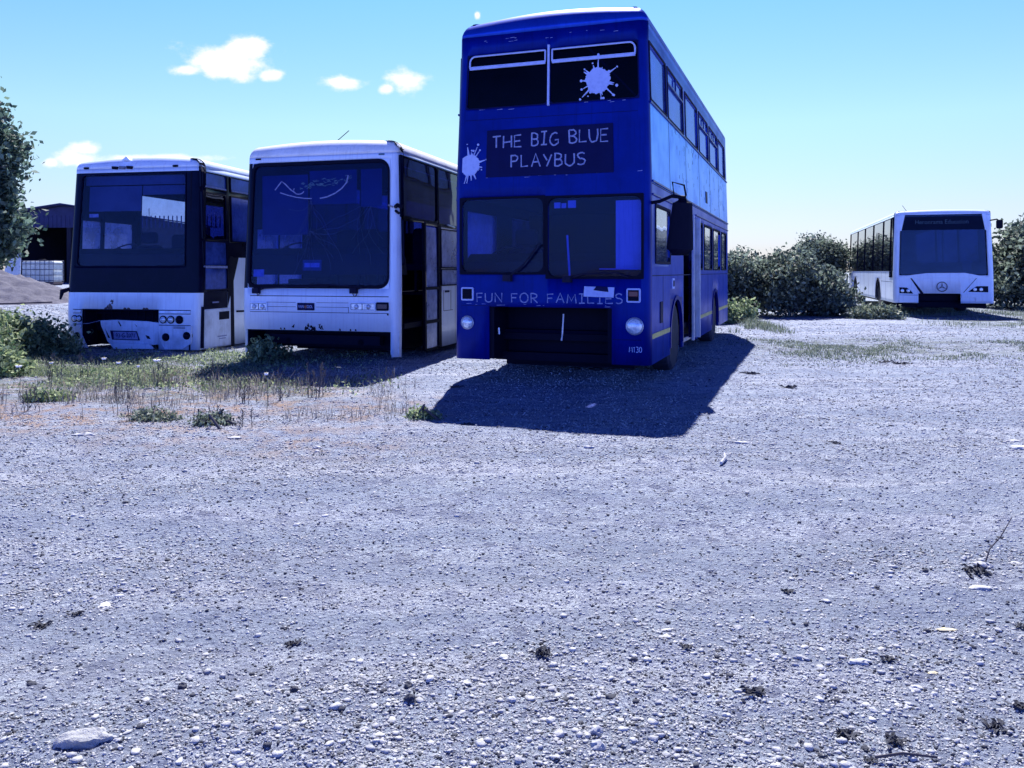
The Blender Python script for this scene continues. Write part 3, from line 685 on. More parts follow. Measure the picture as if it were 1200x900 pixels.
# ================================================================== COACH 2 (white, cracked windscreen)
W = 2.5
W = 2.57; root = bus_root('coach', -1.62, 11.7, 15.5, W, 'white coach with big dusty cracked windscreen and no front bumper, beside the double decker', 'coach', 'old buses parked in the yard')
b = Bus(root, W, 12, .11, lerp_tab([(1.1, 1.285), (3.0, 1.255)]), lerp_tab([(1.0, 0), (3.1, .10)]), .12, 3.24, .17, .07)
ws = (-1.17, 1.14, 1.10, 2.985)
UPR = [(.13, 1.60, 2.15, 3.02), (1.66, 3.20, 2.13, 3.02), (3.3, 5.2, 1.45, 3.02), (5.28, 7.2, 1.45, 3.02), (7.28, 9.2, 1.45, 3.02), (9.28, 11.5, 1.45, 3.02)]
CL = [(1.76, 3.20, 1.42, 2.03), (1.76, 3.20, 1.13, 1.37)]
RH = UPR + CL + [(.13, 1.03, .1, 2.10), (1.09, 1.64, .1, 2.07), (3.0, 4.1, .1, .98), (8.5, 9.6, .1, .98)]
LHc = [(.35, .95, 1.15, 2.0), (1.0, 1.7, 1.15, 2.0), (2.0, 4.0, 1.5, 2.95), (4.1, 6.1, 1.5, 2.95), (6.2, 8.2, 1.5, 2.95), (8.3, 11.5, 1.5, 2.95), (3.0, 4.1, .1, .98), (8.5, 9.6, .1, .98)]
def skp(c0, c1, z):
    if z > .5: return False
    if c0[0] == 'F' and c1[0] == 'F': return True
    if c0[0] is None and c0[2][1] < 0 and not c0[2][2]: return True
    if c1[0] is None and c1[2][1] < 0 and not c1[2][2]: return True
    return False
b.shell([ws], RH, LHc, ('white_paint', 'gloss_black', 'lining', 'lining'), ('roof_white', 'lining'), (.48, 1.42, 2.07, 2.12, 3.04),
        lambda face, a, z, c0: 1 if (face in ('R', 'L') and z > 2.07 and z < 3.04) or (face == 'R' and a < 1.76 and z < 3.04) or (1.10 < z < 2.985 and ((face == 'F' and a < -1.1) or (face is None and ((c0[0] == 'L' and a == 0 and c0[1] < 1) or (c0[2] and c0[2][1] < 0 and not c0[2][2]))))) else 0, skp)
f = b.S('F')
wsn = b.pane('F', ws, 'windscreen', d=-.012, name='windscreen')
q = MB(); q.ring(rrect(ws[0], ws[1], ws[2], ws[3], .005), rrect(ws[0] + .005, ws[1] - .005, ws[2] + .005, ws[3] - .005, [.17, .01, .01, .15]), -.03, .004, f); q.build('windscreen_surround', 'white_paint', root)
b2 = rrect(ws[0] + .0, ws[1] - .0, ws[2] + .0, ws[3] - .0, [.18, .11, .11, .16]); i2 = rrect(ws[0] + .03, ws[1] - .03, ws[2] + .05, ws[3] - .05, [.16, .09, .09, .14])
q = MB(); q.ring(b2, i2, -.02, .012, f); q.build('windscreen_seal', 'black', root)
# painted swoosh, sticker marks and cracks on the glass
q = MB(); q.tube([f(x, z, -.004) for x, z in ((-.77, 2.57), (-.66, 2.70), (-.60, 2.66), (-.50, 2.57), (-.42, 2.52))], .009, 6, flat=.3)
q.tube([f(x, z, -.004) for x, z in arc(-.36, 2.56, .09, .06, 150, 340)], .008, 6, flat=.3)
q.tube([f(x, z, -.004) for x, z in [(-.68, 2.53), (-.55, 2.49), (-.4, 2.455), (-.26, 2.435), (-.14, 2.43)]], .008, 6, flat=.3)
q.tube([f(x, z, -.004) for x, z in [(.0, 2.43), (.12, 2.45), (.25, 2.50), (.36, 2.57), (.44, 2.66), (.46, 2.76)]], .010, 6, flat=.3)
q.build('painted_swoosh', 'chalk', root)
q = MB(); cr = random.Random(12)
for k in range(60):
    t = cr.random(); x = -.35 + .85 * t; z = 2.62 + .10 * t + cr.uniform(-.06, .05); 
    q.tube([f(x + dx, z + cr.uniform(-.02, .02), -.006) for dx in (0, .02, .045)], .004, 5, flat=.3)
q.build('faded_lettering', 'greenish', root)
q = MB()
def crack(x, z, ang, ln, n=7, w=.0022):
    pts = [(x, z)]; 
    for i in range(n):
        ang += cr.uniform(-.35, .35); x += ln / n * math.cos(ang); z += ln / n * math.sin(ang); pts.append((min(max(x, -1.08), 1.05), min(max(z, 1.18), 2.9)))
    q.tube([f(a, c_, -.005) for a, c_ in pts], w, 4, flat=.4)
for k in range(9): crack(-.17 + cr.uniform(-.03, .03), 2.40, R(-90 + cr.uniform(-14, 22)), cr.uniform(.4, 1.1))
for k in range(12): crack(-.15, 1.95, R(cr.uniform(200, 340)), cr.uniform(.3, .8))
for k in range(8): crack(.75 + cr.uniform(-.1, .1), 2.3, R(cr.uniform(215, 290)), cr.uniform(.4, 1.0))
q.build('glass_cracks', 'blind', root)
b.fbox('F', -.27, .04, 1.36, 1.52, -.03, -.02, 'greenish', 'sticker'); b.fbox('F', -.24, .01, 1.41, 1.475, -.019, -.0175, 'paper', 'sticker')
b.fbox('F', -1.10, -.92, 1.27, 1.38, -.03, -.02, 'paper', 'sticker')
for x0, x1, z0, z1, mt in ((-1.02, -.25, 1.9, 2.8, 'blind'), (-.22, .55, 2.35, 2.85, 'blind'), (.62, .95, 2.3, 2.85, 'blind')): 
    q = MB(); q.box(x0, x1, .16, .175, z0, z1); q.build('sun_blind', mt, root)
q = MB(); seam(q, f, -1.13, .985, 1.13, .985, .006); seam(q, f, -1.13, .745, 1.13, .745, .004); seam(q, f, -.85, .89, -.36, .89, .003); seam(q, f, -.85, .825, -.36, .825, .003); seam(q, f, -.02, .89, .50, .89, .003); seam(q, f, -.02, .825, .50, .825, .003); seam(q, f, .50, .745, .50, .83, .003); q.build('panel_seam', 'rubber', root)
q = MB(); q.ring(rrect(-1.135, .55 - 1.38, .76, .885, .01), rrect(-1.12, -.845, .775, .87, .01), 0, .02, f); q.ring(rrect(.525, .93, .775, .90, .01), rrect(.54, .915, .79, .885, .01), 0, .02, f); q.build('headlight_bezel', 'white_paint', root)
for x0, x1, z0, z1 in ((-1.12, -.985, .78, .865), (-.975, -.85, .78, .865), (.545, .715, .795, .88), (.725, .91, .795, .88)):
    b.fbox('F', x0 - .008, x1 + .008, z0 - .008, z1 + .008, -.002, .008, 'rubber', 'headlight_bezel'); o = b.fbox('F', x0, x1, z0, z1, .0, .012, 'lamp', 'headlight'); 
    q = MB(); xc = (x0 + x1) / 2; q.lathe([(.036, 0), (.03, -.02), (.004, -.028)], f(xc, (z0 + z1) / 2, .010), 'y', 16); q.build('bulb_reflector', 'silver', o, smooth=True)
b.fbox('F', .945, 1.135, .785, .905, -.0, .022, 'black', 'indicator', rad=.015); b.fbox('F', .965, 1.115, .81, .88, .02, .028, 'dark_red', 'indicator')
o = b.fbox('F', -.33, -.05, .775, .885, -.0, .012, 'dark_blue', 'badge')
text(b, 'VAN HOOL', -.19, .828, .062, 'pale_paint', 'badge_lettering', parent=o, d=.015, width=.24)
q = MB(); q.lathe([(.026, 0), (.022, -.006)], f(-.19, .83, .012), 'y', 16); q.build('badge_emblem', 'red_lens', o)
wiper(b, [(-1.0, 1.06), (-.86, 1.10), (-.4, 1.125), (.2, 1.13)]); wiper(b, [(.60, 1.07), (.74, 1.12), (.3, 1.15), (-.1, 1.16)])
q = MB(); q.tube([f(.58, 1.03, .03), f(.60, .99, .03), f(.64, 1.0, .03), f(.65, 1.04, .03)], .006, 5); q.tube([f(-1.0, 1.03, .03), f(-.98, .99, .03), f(-.94, 1.02, .03)], .006, 5); q.build('washer_hose', 'rubber', root)
# right leg of the missing bumper, void with cross member
q = MB(); q.box(1.14, 1.28, .04, .14, .15, .485); q.build('bumper_bracket', 'white_dirty', root, bevel=.01)
q = MB(); q.box(-1.15, 1.1, .45, .50, .2, 1.0); q.box(-1.2, 1.1, .12, .45, .45, .475); q.box(-.9, .9, .2, .32, .26, .40); q.tube([(-.6, .2, .3), (-.6, .9, .3)], .05, 8); q.tube([(.6, .2, .3), (.6, .9, .3)], .05, 8); q.build('chassis', 'black', root)
q = MB()
for k in range(26):
    x = -.16 + cr.gauss(0, .10); z = .485 + abs(cr.gauss(0, .035)); q.prism([(x, z), (x + cr.uniform(.02, .06), z - .01), (x + cr.uniform(.0, .05), z + cr.uniform(.01, .05))], -.002, .003 + .0001 * k, f)
for x in (-.62, -.56, .52, .60, .35): q.prism([(x, .485), (x + .03, .485), (x + .02, .51), (x + .005, .515)], -.002, .003, f)
q.build('scuff', 'black', root)
q = MB(); q.lathe([(.014, 0), (.012, -.01)], f(1.12, .73, 0), 'y', 10); q.build('tow_eye_cap', 'black', root)
for x, m_ in ((-1.08, 'black'), (1.0, 'greenish')): b.fbox('F', x - .04, x + .05, 3.035, 3.06, -.0, .015, m_, 'marker_light')
# right side
for h in UPR: b.win('R', h, 'dark_glass', .08, .015, mat='gloss_black')
for h in CL: b.win('R', h, 'pale_pane', .02, .02, mat='black')
q = MB(); fr = b.S('R')
for z0, z1, mt in ((1.12, 2.03, 0), (.60, 1.07, 0), (.12, .52, 1)):
    pass
dr = b.fbox('R', 1.10, 1.63, .10, .14, -.03, -.0, 'black', 'door')
for z0, z1 in ((1.10, 2.05), (.58, 1.06), (.12, .53)):
    b.fbox('R', 1.13, 1.60, z0, z1, -.025, -.018, 'pale_pane', 'door_pane', parent=dr)
for z in (1.06, .53): b.fbox('R', 1.10, 1.63, z, z + .045, -.03, .004, 'black', 'door_rail', parent=dr)
b.fbox('R', 1.03, 1.10, .12, 2.1, -.03, .006, 'black', 'door_post'); b.fbox('R', 1.63, 1.76, .12, 2.1, -.03, .006, 'black', 'door_post')
q = MB(); seam(q, fr, 1.85, .70, 2.3, .70, .004); seam(q, fr, 1.85, .70, 1.85, 1.04, .006); seam(q, fr, 2.2, .70, 2.2, 1.04, .008); seam(q, fr, 2.42, .15, 2.42, 1.1, .004); q.build('panel_seam', 'rubber', root)
b.fbox('R', 1.9, 2.12, 1.0, 1.035, 0, .008, 'dark_blue', 'sticker')
for h in LHc[:2]: b.win('L', h, 'dusty_glass', .05, .03)
for h in LHc[2:6]: b.win('L', h, 'dark_glass', .05, .015, mat='gloss_black')
for fc in 'RL':
    for yc in (3.55, 9.05): b.arch(fc, yc, .43, .55, .12).build('arch_trim', 'rubber', root)
for x in (1.06, -1.06): b.wheel(x, 3.55, .48); b.wheel(x, 9.05, .48)
# side lamp and mirror stub on the corner pillar
q = MB(); q.tube([(1.22, .05, 2.28), (1.30, -.08, 2.29), (1.36, -.04, 2.26)], .03, 8); q.tube([(1.22, .05, 2.22), (1.30, -.03, 2.18)], .02, 8); q.build('mirror_arm', 'black', root, smooth=True)
q = MB(); q.tube([(1.14, -.02, 2.30), (1.21, -.03, 2.27)], .013, 6); q.tube([(1.30, 2.0, 2.12), (1.30, 2.35, 2.10)], .014, 6); q.build('mirror_clamp', 'silver', root)
q = MB(); q.tube([(.0, .5, 3.30), (.28, .45, 3.48)], .006, 5); q.build('aerial', 'rubber', root)
b.driver(-.75, .75, 1.1); b.seats(9, 1.0, (-.75, .75), 2.6, .85)
q = MB(); q.box(-1.2, 1.2, 2.1, 11.8, .95, 1.0); q.box(-1.2, .6, .3, 2.1, .70, .75); q.build('deck_floor', 'lining', root)

# ================================================================== COACH 1 (far left)
W = 2.58; root = bus_root('coach', -5.27, 13.8, 11, W, 'leftmost coach, black and white, with broken front bumper and open grille, standing in tall weeds', 'coach', 'old buses parked in the yard')
b = Bus(root, W, 12, .12, lerp_tab([(1.0, 1.29), (3.1, 1.23)]), lerp_tab([(.6, 0), (1.0, .02), (3.1, .14)]), .02, 3.27, .13, .07)
ws = (-1.10, 1.0, 1.45, 3.03)
FHc = [ws, (-.97, .53, .0, .70)]
UPR = [(.14, .95, 2.80, 3.05), (1.10, 2.3, 2.80, 3.05), (2.4, 4.4, 1.6, 3.05), (4.5, 6.5, 1.6, 3.05), (6.6, 8.6, 1.6, 3.05), (8.7, 11.4, 1.6, 3.05)]
RH = UPR + [(.16, .90, 1.46, 1.86), (.16, .90, 1.04, 1.40), (.16, .90, 1.92, 2.70), (3.0, 4.1, 0, .98), (8.5, 9.6, 0, .98), (1.10, 2.3, 1.9, 2.7)]
LHc = [(.35, .85, 1.48, 2.26), (.93, 1.75, 1.48, 2.26), (2.0, 4.1, 1.75, 2.85), (4.2, 6.3, 1.75, 2.85), (6.4, 8.5, 1.75, 2.85), (8.6, 11.3, 1.75, 2.85), (3.0, 4.1, 0, .98), (8.5, 9.6, 0, .98)]
def mfc(face, a, z, c0):
    if z > .985 and z < 3.07:
        if face == 'F': return 1
        if c0[0] is None or c0[0] == 'F': return 1
        if face in ('R', 'L'): return 1 if (z > 1.6 or a < 1.0) else 0
        return 1
    if face == 'R' and z > .70 and z < 1 and a < .9: return 1
    return 0
b.shell(FHc, RH, LHc, ('white_paint', 'gloss_black', 'lining', 'lining'), ('white_paint', 'lining'), (.985, 3.07, .70, 1.6), mfc)
f = b.S('F'); fr = b.S('R')
b.pane('F', ws, 'clean_screen', name='windscreen'); b.frame('F', ws, .09, .015, mat='gloss_black', name='windscreen_seal')
# sun blinds behind the glass, one lower than the other, and the header board
for x0, x1, z0, z1 in ((-1.08, 1.0, 2.86, 3.02), (-1.0, .06, 2.40, 2.84), (.08, .93, 2.68, 2.84)):
    q = MB(); q.prism([(x0, z0), (x1, z0), (x1, z1), (x0, z1)], 0, .012, lambda a, z, d: (a * .97, b.yf(z) + .10 + d, z)); q.build('sun_blind', 'blind', root, bevel=.003)
q = MB(); q.box(-.98, -.80, .22, .23, 2.30, 2.36); q.build('sticker', 'chalk', root)
q = MB(); q.tube([(.14, .3, 2.45), (.14, .3, 2.08), (.05, .3, 2.0), (-.02, .3, 2.08), (-.02, .3, 2.4)], .006, 5); q.build('hanging_cable', 'black', root)
# roof marker lights and centre lights
for x in (-1.02, .80): b.fbox('F', x - .05, x + .05, 3.14, 3.175, -.02, .02, 'black', 'marker_light', rad=.01)
for x, m_ in ((-.42, 'black'), (-.27, 'galv'), (-.12, 'black')):
    b.fpoly('F', [(x - .06, 3.13), (x + .05, 3.12), (x + .065, 3.17), (x - .065, 3.18)], -.01, .025, m_, 'marker_light')
q = MB(); q.prism([(-.28, 3.27), (-.10, 3.27), (-.18, 3.35)], .12, .3, lambda a, z, d: (a, d, z)); q.build('roof_fin', 'white_paint', root, bevel=.01)
# front lower panels
for (x0, x1) in ((-1.10, -.97), (.545, 1.13)):
    b.fbox('F', x0, x1, .635, .685, .0, .012, 'silver', 'trim_strip')
q = MB(); seam(q, f, -1.13, .69, 1.13, .69, .006); seam(q, f, -1.13, .625, -.97, .625, .004); seam(q, f, .54, .625, 1.13, .625, .004); seam(q, f, -1.13, .435, -.97, .435, .005); seam(q, f, .54, .435, 1.13, .435, .005); q.build('panel_seam', 'rubber', root)
for x, r_, m_ in ((-1.09, .045, 'lamp'), (-1.0 + .0, .042, 'lamp'), (.62, .052, 'lamp'), (.765, .052, 'lamp'), (.925, .056, 'gloss_black')): roundlamp(b, x, .53, r_, m_, 'black', 'headlight')
for x, z, r_, m_ in ((-1.04, .24, .04, 'gloss_black'), (.69, .235, .052, 'gloss_black'), (1.10, .265, .055, 'gloss_black')): roundlamp(b, x, z, r_, m_, 'black', 'fog_light')
# curved bumper corners that sweep inward at the bottom
b.fpoly('F', [(-1.16, .43), (-.95, .43), (-.93, .25), (-.86, .10), (-.80, .02), (-1.02, .02), (-1.14, .14)], .0, .03, 'white_dirty', 'bumper_corner', bevel=.012)
b.fpoly('F', [(.53, .43), (1.165, .43), (1.165, .14), (1.0, .03), (.66, .02), (.58, .14)], .0, .03, 'white_dirty', 'bumper_corner', bevel=.012)
for x, z, r_, m_ in ((-1.02, .24, .04, 'gloss_black'), (.69, .235, .052, 'gloss_black'), (1.08, .265, .05, 'gloss_black')): roundlamp(b, x, z, r_, m_, 'black', 'fog_light', d=.032)
# broken centre bumper
bp = b.fpoly('F', [(-.62, .50), (-.3, .515), (0, .505), (.3, .495), (.535, .47), (.535, .10), (.40, .09), (-.40, .07), (-.48, .14), (-.55, .30), (-.60, .40)], -.06, -.03, 'white_dirty', 'bumper', bevel=.01)
b.fpoly('F', [(-.38, .12), (.36, .11), (.45, .03), (-.30, .02)], -.02, .05, 'white_paint', 'bumper_lip', parent=bp)
pl = b.fpoly('F', [(-.42, .33), (.10, .325), (.16, .165), (-.38, .17)], -.028, -.022, 'dark_blue', 'number_plate', parent=bp)
b.fpoly('F', [(-.355, .312), (.09, .308), (.13, .18), (-.34, .185)], -.021, -.019, 'chalk', 'plate_face', parent=pl)
o = text(b, '93-G-2071', -.115, .245, .10, 'dark_blue', 'plate_number', d=-.017, parent=bp, width=.36)
q = MB()
for pts in ([(-.27, .48), (-.22, .40), (-.20, .41), (-.25, .49)], [(.26, .26), (.33, .24), (.36, .19), (.29, .2)], [(.05, .45), (.09, .40), (.1, .41)], [(-.52, .36), (-.42, .2), (-.46, .2)]): q.prism(pts, -.03, -.0285, f)
q.build('tear', 'black', bp)
# open grille void
q = MB(); q.box(-.96, .52, .45, .5, .05, .70); q.box(-.96, -.93, .05, .45, .05, .69); q.box(.49, .52, .05, .45, .05, .69); q.box(-.96, .52, .05, .45, .68, .695); q.box(-.9, .5, .30, .36, .30, .44)
for k in range(9): q.box(-.9 + k * .16, -.885 + k * .16, .28, .30, .1, .66)
q.tube([(-.9, .1, .45), (-.5, .08, .50), (-.2, .06, .53)], .012, 6); q.build('grille', 'black', root)
q = MB(); q.tube([f(-1.0, .44, .04), f(-.8, .45, .02), f(-.6, .50, -.01)], .005, 5); q.build('cable', 'chalk', root)
# damage marks on the white band
q = MB()
for k in range(22):
    x = -.44 + cr.gauss(0, .035); z = .76 + cr.uniform(-.06, .07); q.prism([(x, z), (x + .04, z - .01), (x + .03, z + .04)], -.001, .002 + .0001 * k, f)
for x in (-.15, -.08, .22, .27, -.52): q.prism([(x, .70), (x + .07, .70), (x + .05, .725), (x + .02, .73)], -.001, .0045, f)
q.build('scuff', 'rust', root)
for z in (.405, .385): b.fbox('F', .83, 1.05, z, z + .010, .03, .032, 'dark_blue', 'small_lettering')
# right side
drr = b.fbox('R', .14, .98, .04, .69, -.002, .012, 'white_dirty', 'door')
for h in RH:
    if h[2] > .99 and h[3] < 2.75: b.win('R', h, 'dark_glass' if h[2] > 1.9 else 'blue_glass', .04, .02, mat='gloss_black')
for h in UPR: b.win('R', h, 'blue_glass' if h[2] > 2 else 'dark_glass', .03, .015, mat='gloss_black')
for y0, y1 in ((.16, .93), (1.12, 2.28)): b.fbox('R', y0, y1, 2.795, 2.83, .003, .012, 'chalk', 'trim_strip')
b.fbox('R', .15, .90, 1.405, 1.45, -.005, .014, 'chalk', 'door_rail', parent=drr)
b.fbox('R', .40, .60, .80, .825, .0, .012, 'chalk', 'handle', parent=drr)
b.fbox('R', .60, .93, .50, .64, .01, .018, 'black', 'flap', parent=drr)
b.fpoly('R', [(1.02, .0), (1.12, .0), (1.10, 1.62), (.98, 1.62)], .0, .016, 'black', 'door_post')
b.fpoly('R', [(.90, .72), (1.02, 1.0), (1.3, 1.6), (.95, 1.6), (.90, 1.0)], .004, .010, 'black', 'door_post')
b.fpoly('F', [(1.10, .02), (1.13, .02), (1.13, 3.05), (1.10, 3.05)], .0, .008, 'black', 'corner_strip')
q = MB(); q.tube([(1.295, .10, .75), (1.295, .08, .05)], .028, 8); q.tube([(1.29, 1.2, .62), (1.42, 1.35, .62)], .02, 6); q.build('corner_post', 'black', root)
b.fbox('R', .55, .85, .20, .22, .012, .014, 'chalk', 'small_lettering'); b.fbox('R', .6, .82, .16, .175, .012, .014, 'chalk', 'small_lettering')
q = MB(); q.tube([(-1.25, .1, 1.05), (-1.36, .02, 1.0), (-1.38, .0, .86)], [.03, .05, .02], 8, flat=.5); q.build('mirror_stub', 'black', root)
for h in LHc[:2]: b.win('L', h, 'dusty_glass', .05, .03, mat='gloss_black')
for h in LHc[2:6]: b.win('L', h, 'clear_glass', .06, .015, mat='gloss_black')
for fc in 'RL':
    for yc in (3.55, 9.05): b.arch(fc, yc, .43, .55, .02).build('arch_trim', 'rubber', root)
for x in (1.06, -1.06): b.wheel(x, 3.55, .48); b.wheel(x, 9.05, .48)
q = MB(); q.box(-1.2, 1.2, 2.1, 11.8, .95, 1.0); q.box(-1.2, .6, .3, 2.1, .60, .65); q.build('deck_floor', 'lining', root)
b.driver(-.72, .80, 1.3); b.seats(9, 1.0, (-.75, .75), 2.7, .85)

# ================================================================== FAR BUS
W = 2.55
root = bus_root('single_decker_bus', 13.29, 22.56, 16.8, W, 'white single decker city bus with dark destination display, alone at the right', 'bus', 'old buses parked in the yard', z=.10)
b = Bus(root, W, 12.1, .14, lerp_tab([(1.2, 1.275), (2.8, 1.225)]), lerp_tab([(.6, 0), (1.2, .03), (2.95, .13)]), .36, 2.95, .10, .04); b.r = .10
ws = (-1.12, 1.12, 1.14, 2.85)
FHf = [ws, (-.63, .44, .0, .63)]
RHf = [(.2, 1.3, .45, 2.5), (1.5, 4.0, 1.25, 2.77), (4.1, 7.5, 1.25, 2.77), (7.6, 11.6, 1.25, 2.77), (2.6, 3.7, .1, 1.02), (9.05, 10.15, .1, 1.02)]
LHf = [(.82, 2.33, 1.26, 2.80), (2.35, 4.63, 1.26, 2.80), (4.65, 6.93, 1.26, 2.80), (6.95, 9.23, 1.26, 2.80), (9.25, 11.85, 1.26, 2.80), (.2, .78, 1.08, 2.80), (2.6, 3.7, .1, 1.02), (9.05, 10.15, .1, 1.02)]
b.shell(FHf, RHf, LHf, ('white_paint', 'gloss_black', 'lining', 'lining'), ('white_paint', 'lining'), (1.24, 2.81),
        lambda face, a, z, c0: 1 if face in ('R', 'L') and 1.26 < z < 2.81 else 0)
f = b.S('F')
b.pane('F', ws, 'far_screen', name='windscreen')
q = MB(); q.ring(rrect(*ws, .005), rrect(ws[0] + .02, ws[1] - .02, ws[2] + .02, ws[3] - .01, .05), -.02, .01, f); q.build('windscreen_seal', 'black', root)
b.fpoly('F', [(ws[0] + .03, 1.13), (-.93, 1.13), (-.42, 1.20), (.55, 1.21), (.93, 1.13), (ws[1] - .03, 1.13), (.80, 1.05), (-.80, 1.05)], -.006, .014, 'white_paint', 'scuttle')
hd = b.fbox('F', -1.08, 1.08, 2.42, 2.80, -.010, -.006, 'gloss_black', 'destination_display')
text(b, 'Heronrama Education', -.02, 2.64, .17, 'display_text', 'display_lettering', d=-.003, parent=hd, width=1.35)
for sx, x0, x1 in ((-1, -1.15, -1.03), (1, 1.03, 1.15)):
    b.fpoly('F', [(x0, 2.86), (x1, 2.86), ((x1 if sx < 0 else x1), 2.40), (x0 + (0 if sx < 0 else .07), 2.40)] if sx > 0 else [(x0, 2.86), (x1 + .03, 2.86), (x1 - .06, 2.40), (x0, 2.40)], -.004, .012, 'white_paint', 'corner_cover')
# three pointed emblem
q = MB(); q.tube([f(-.03 + .13 * math.cos(t), .82 + .13 * math.sin(t), .022) for t in [2 * math.pi * k / 28 for k in range(28)]], .013, 6, closed=True)
for k in range(3):
    t = R(90 + 120 * k); q.prism([(-.03 + .125 * math.cos(t), .82 + .125 * math.sin(t)), (-.03 + .022 * math.cos(t + 1.05), .82 + .022 * math.sin(t + 1.05)), (-.03 + .022 * math.cos(t - 1.05), .82 + .022 * math.sin(t - 1.05))], .01 + .0005 * k, .028 + .0007 * k, f)
q.build('emblem', 'galv', root)
# headlights
for pts in ([(-1.12, .63), (-.76, .62), (-.84, .72), (-.93, .79), (-1.12, .80)], [(.62, .68), (1.12, .67), (1.12, .84), (.84, .84), (.72, .76)]):
    o = b.fpoly('F', pts, -.0, .016, 'gloss_black', 'headlight')
    cx = sum(p_[0] for p_ in pts) / 5; cz = sum(p_[1] for p_ in pts) / 5
    for dx in (-.09, .06): q = MB(); q.lathe([(.05, 0), (.04, -.012), (.006, -.018)], f(cx + dx, cz - .01, .014), 'y', 16); q.build('bulb_reflector', 'lamp', o, smooth=True)
# diagonal bonnet seams and lower bumper pieces
q = MB(); q.prism([(-.88, 1.13), (-.85, 1.13), (-.50, .64), (-.56, .60)], -.002, .006, f); q.prism([(.86, 1.1), (.875, 1.1), (.52, .66), (.50, .66)], -.002, .005, f); seam(q, f, -1.12, .58, -.64, .58, .005); q.build('panel_seam', 'rubber', root)
b.fpoly('F', [(-1.13, .58), (-.64, .57), (-.64, .38), (-1.13, .38)], .0, .04, 'white_paint', 'bumper_corner'); b.fpoly('F', [(.44, .62), (1.13, .63), (1.13, .46), (1.08, .42), (.80, .43), (.80, .52), (.46, .53)], .0, .04, 'white_paint', 'bumper_corner')
q = MB(); q.box(-.62, .43, .3, .35, .25, .64); q.box(-1.15, 1.15, .35, .45, .22, .38); q.box(-.6, .42, .05, .3, .62, .64); q.box(.44, .80, .01, .05, .36, .45); q.build('grille', 'black', root)
b.fbox('F', .50, .72, 1.28, 1.50, -.03, -.02, 'paper', 'sticker')
q = MB(); q.box(-.05, .2, .2, .22, 1.24, 1.32); q.build('sticker', 'greenish', root)
for k, h in enumerate(LHf[:5]): b.win('L', h, 'far_glass', .012, .004, mat='gloss_black')
b.win('L', LHf[5], 'dark_glass', .04, .01, mat='gloss_black')
b.fbox('L', 2.33 + 1.1, 3.43 + .06, 1.27, 2.5, .0, .008, 'gloss_black', 'window_post')
for h in RHf[1:4]: b.win('R', h, 'clear_glass', .04, .012, mat='gloss_black')
b.pane('R', RHf[0], 'dark_glass', name='door')
for fc in 'RL':
    for yc in (3.15, 9.6): b.arch(fc, yc, .47, .55, .36).build('arch_trim', 'rubber', root)
for x in (1.08, -1.08): b.wheel(x, 3.15, .48); b.wheel(x, 9.6, .48)
q = MB(); fl = b.S('L')
for y in (1.5, 2.4, 4.4, 5.6, 6.8, 8.0, 11.0): seam(q, fl, y, .38, y, 1.23, .004)
seam(q, fl, .16, .95, 2.55, .95, .004); q.build('panel_seam', 'rubber', root)
q = MB(); q.tube([(1.18, .05, 2.66), (1.30, -.12, 2.68), (1.36, -.14, 2.62)], .02, 6); q.build('mirror_arm', 'black', root)
q = MB(); q.prism(rrect(1.28, 1.43, 2.42, 2.66, .04), -.2, -.12, lambda a, z, d: (a, d, z)); q.build('mirror', 'black', root)
q = MB(); q.tube([(-.85, .35, 2.93), (-1.0, .3, 3.14)], .006, 5); q.build('aerial', 'rubber', root)
q = MB(); q.box(-1.2, 1.2, .3, 11.9, .38, .42); q.build('deck_floor', 'lining', root)
b.driver(-.7, .55, 1.0); b.seats(7, .42, (-.78, .78), 3.4, 1.0)
q = MB()
for x, y in ((.3, 1.6), (-.3, 2.6), (.45, 3.4), (-.35, 4.5)): q.tube([(x, y, .42), (x, y, 2.8)], .02, 6)
q.build('grab_pole', 'yellow', root)

# ================================================================== SHED, TANK, HEAPS (left background)
root = empty('open_shed', (-23.4, 38, .6), R(0), 'dark open fronted steel shed with low pitched roof behind the leftmost coach', 'shed')
wd, dp, eh, ap = 5.4, 11, 3.48, 3.88
q = MB()
for sx in (0, 1):
    x0, x1 = (-.4, wd / 2) if not sx else (wd / 2, wd + .4); z0, z1 = (eh - .08, ap) if not sx else (ap, eh - .08)
    n = 40
    for k in range(n):
        xa = x0 + (x1 - x0) * k / n; xb = x0 + (x1 - x0) * (k + 1) / n; za = z0 + (z1 - z0) * k / n; zb = z0 + (z1 - z0) * (k + 1) / n
        q.add([(xa, -.5, za), (xb, -.5, zb), (xb, dp, zb), (xa, dp, za), (xa, -.5, za - .06), (xb, -.5, zb - .06), (xb, dp, zb - .06), (xa, dp, za - .06)], [(0, 1, 2, 3), (7, 6, 5, 4), (0, 4, 5, 1), (2, 6, 7, 3)])
q.build('roof', 'shed_sheet', root)
q = MB(); q.prism([(0, eh - .7), (wd, eh - .7), (wd, eh - .1), (wd / 2, ap - .09), (0, eh - .1)], 0, .06, lambda a, z, d: (a, d, z))
for k in range(60): q.box(k * .2 + .04, k * .2 + .09, -.02, .0, eh - .7, eh - .15)
q.build('gable', 'shed_sheet', root)
q = MB(); q.box(0, .1, 0.1, dp - .2, -1, eh - .1); q.box(wd - .1, wd, .1, dp - .2, -1, eh - .1); q.box(0, wd, dp - .2, dp - .1, -1, eh - .1); q.build('wall', 'shed_dark', root)
for x in (.05, wd / 2, wd - .2):
    q = MB(); q.box(x, x + .18, .08, .26, -1, eh - .7); q.build('post', 'shed_dark', root)
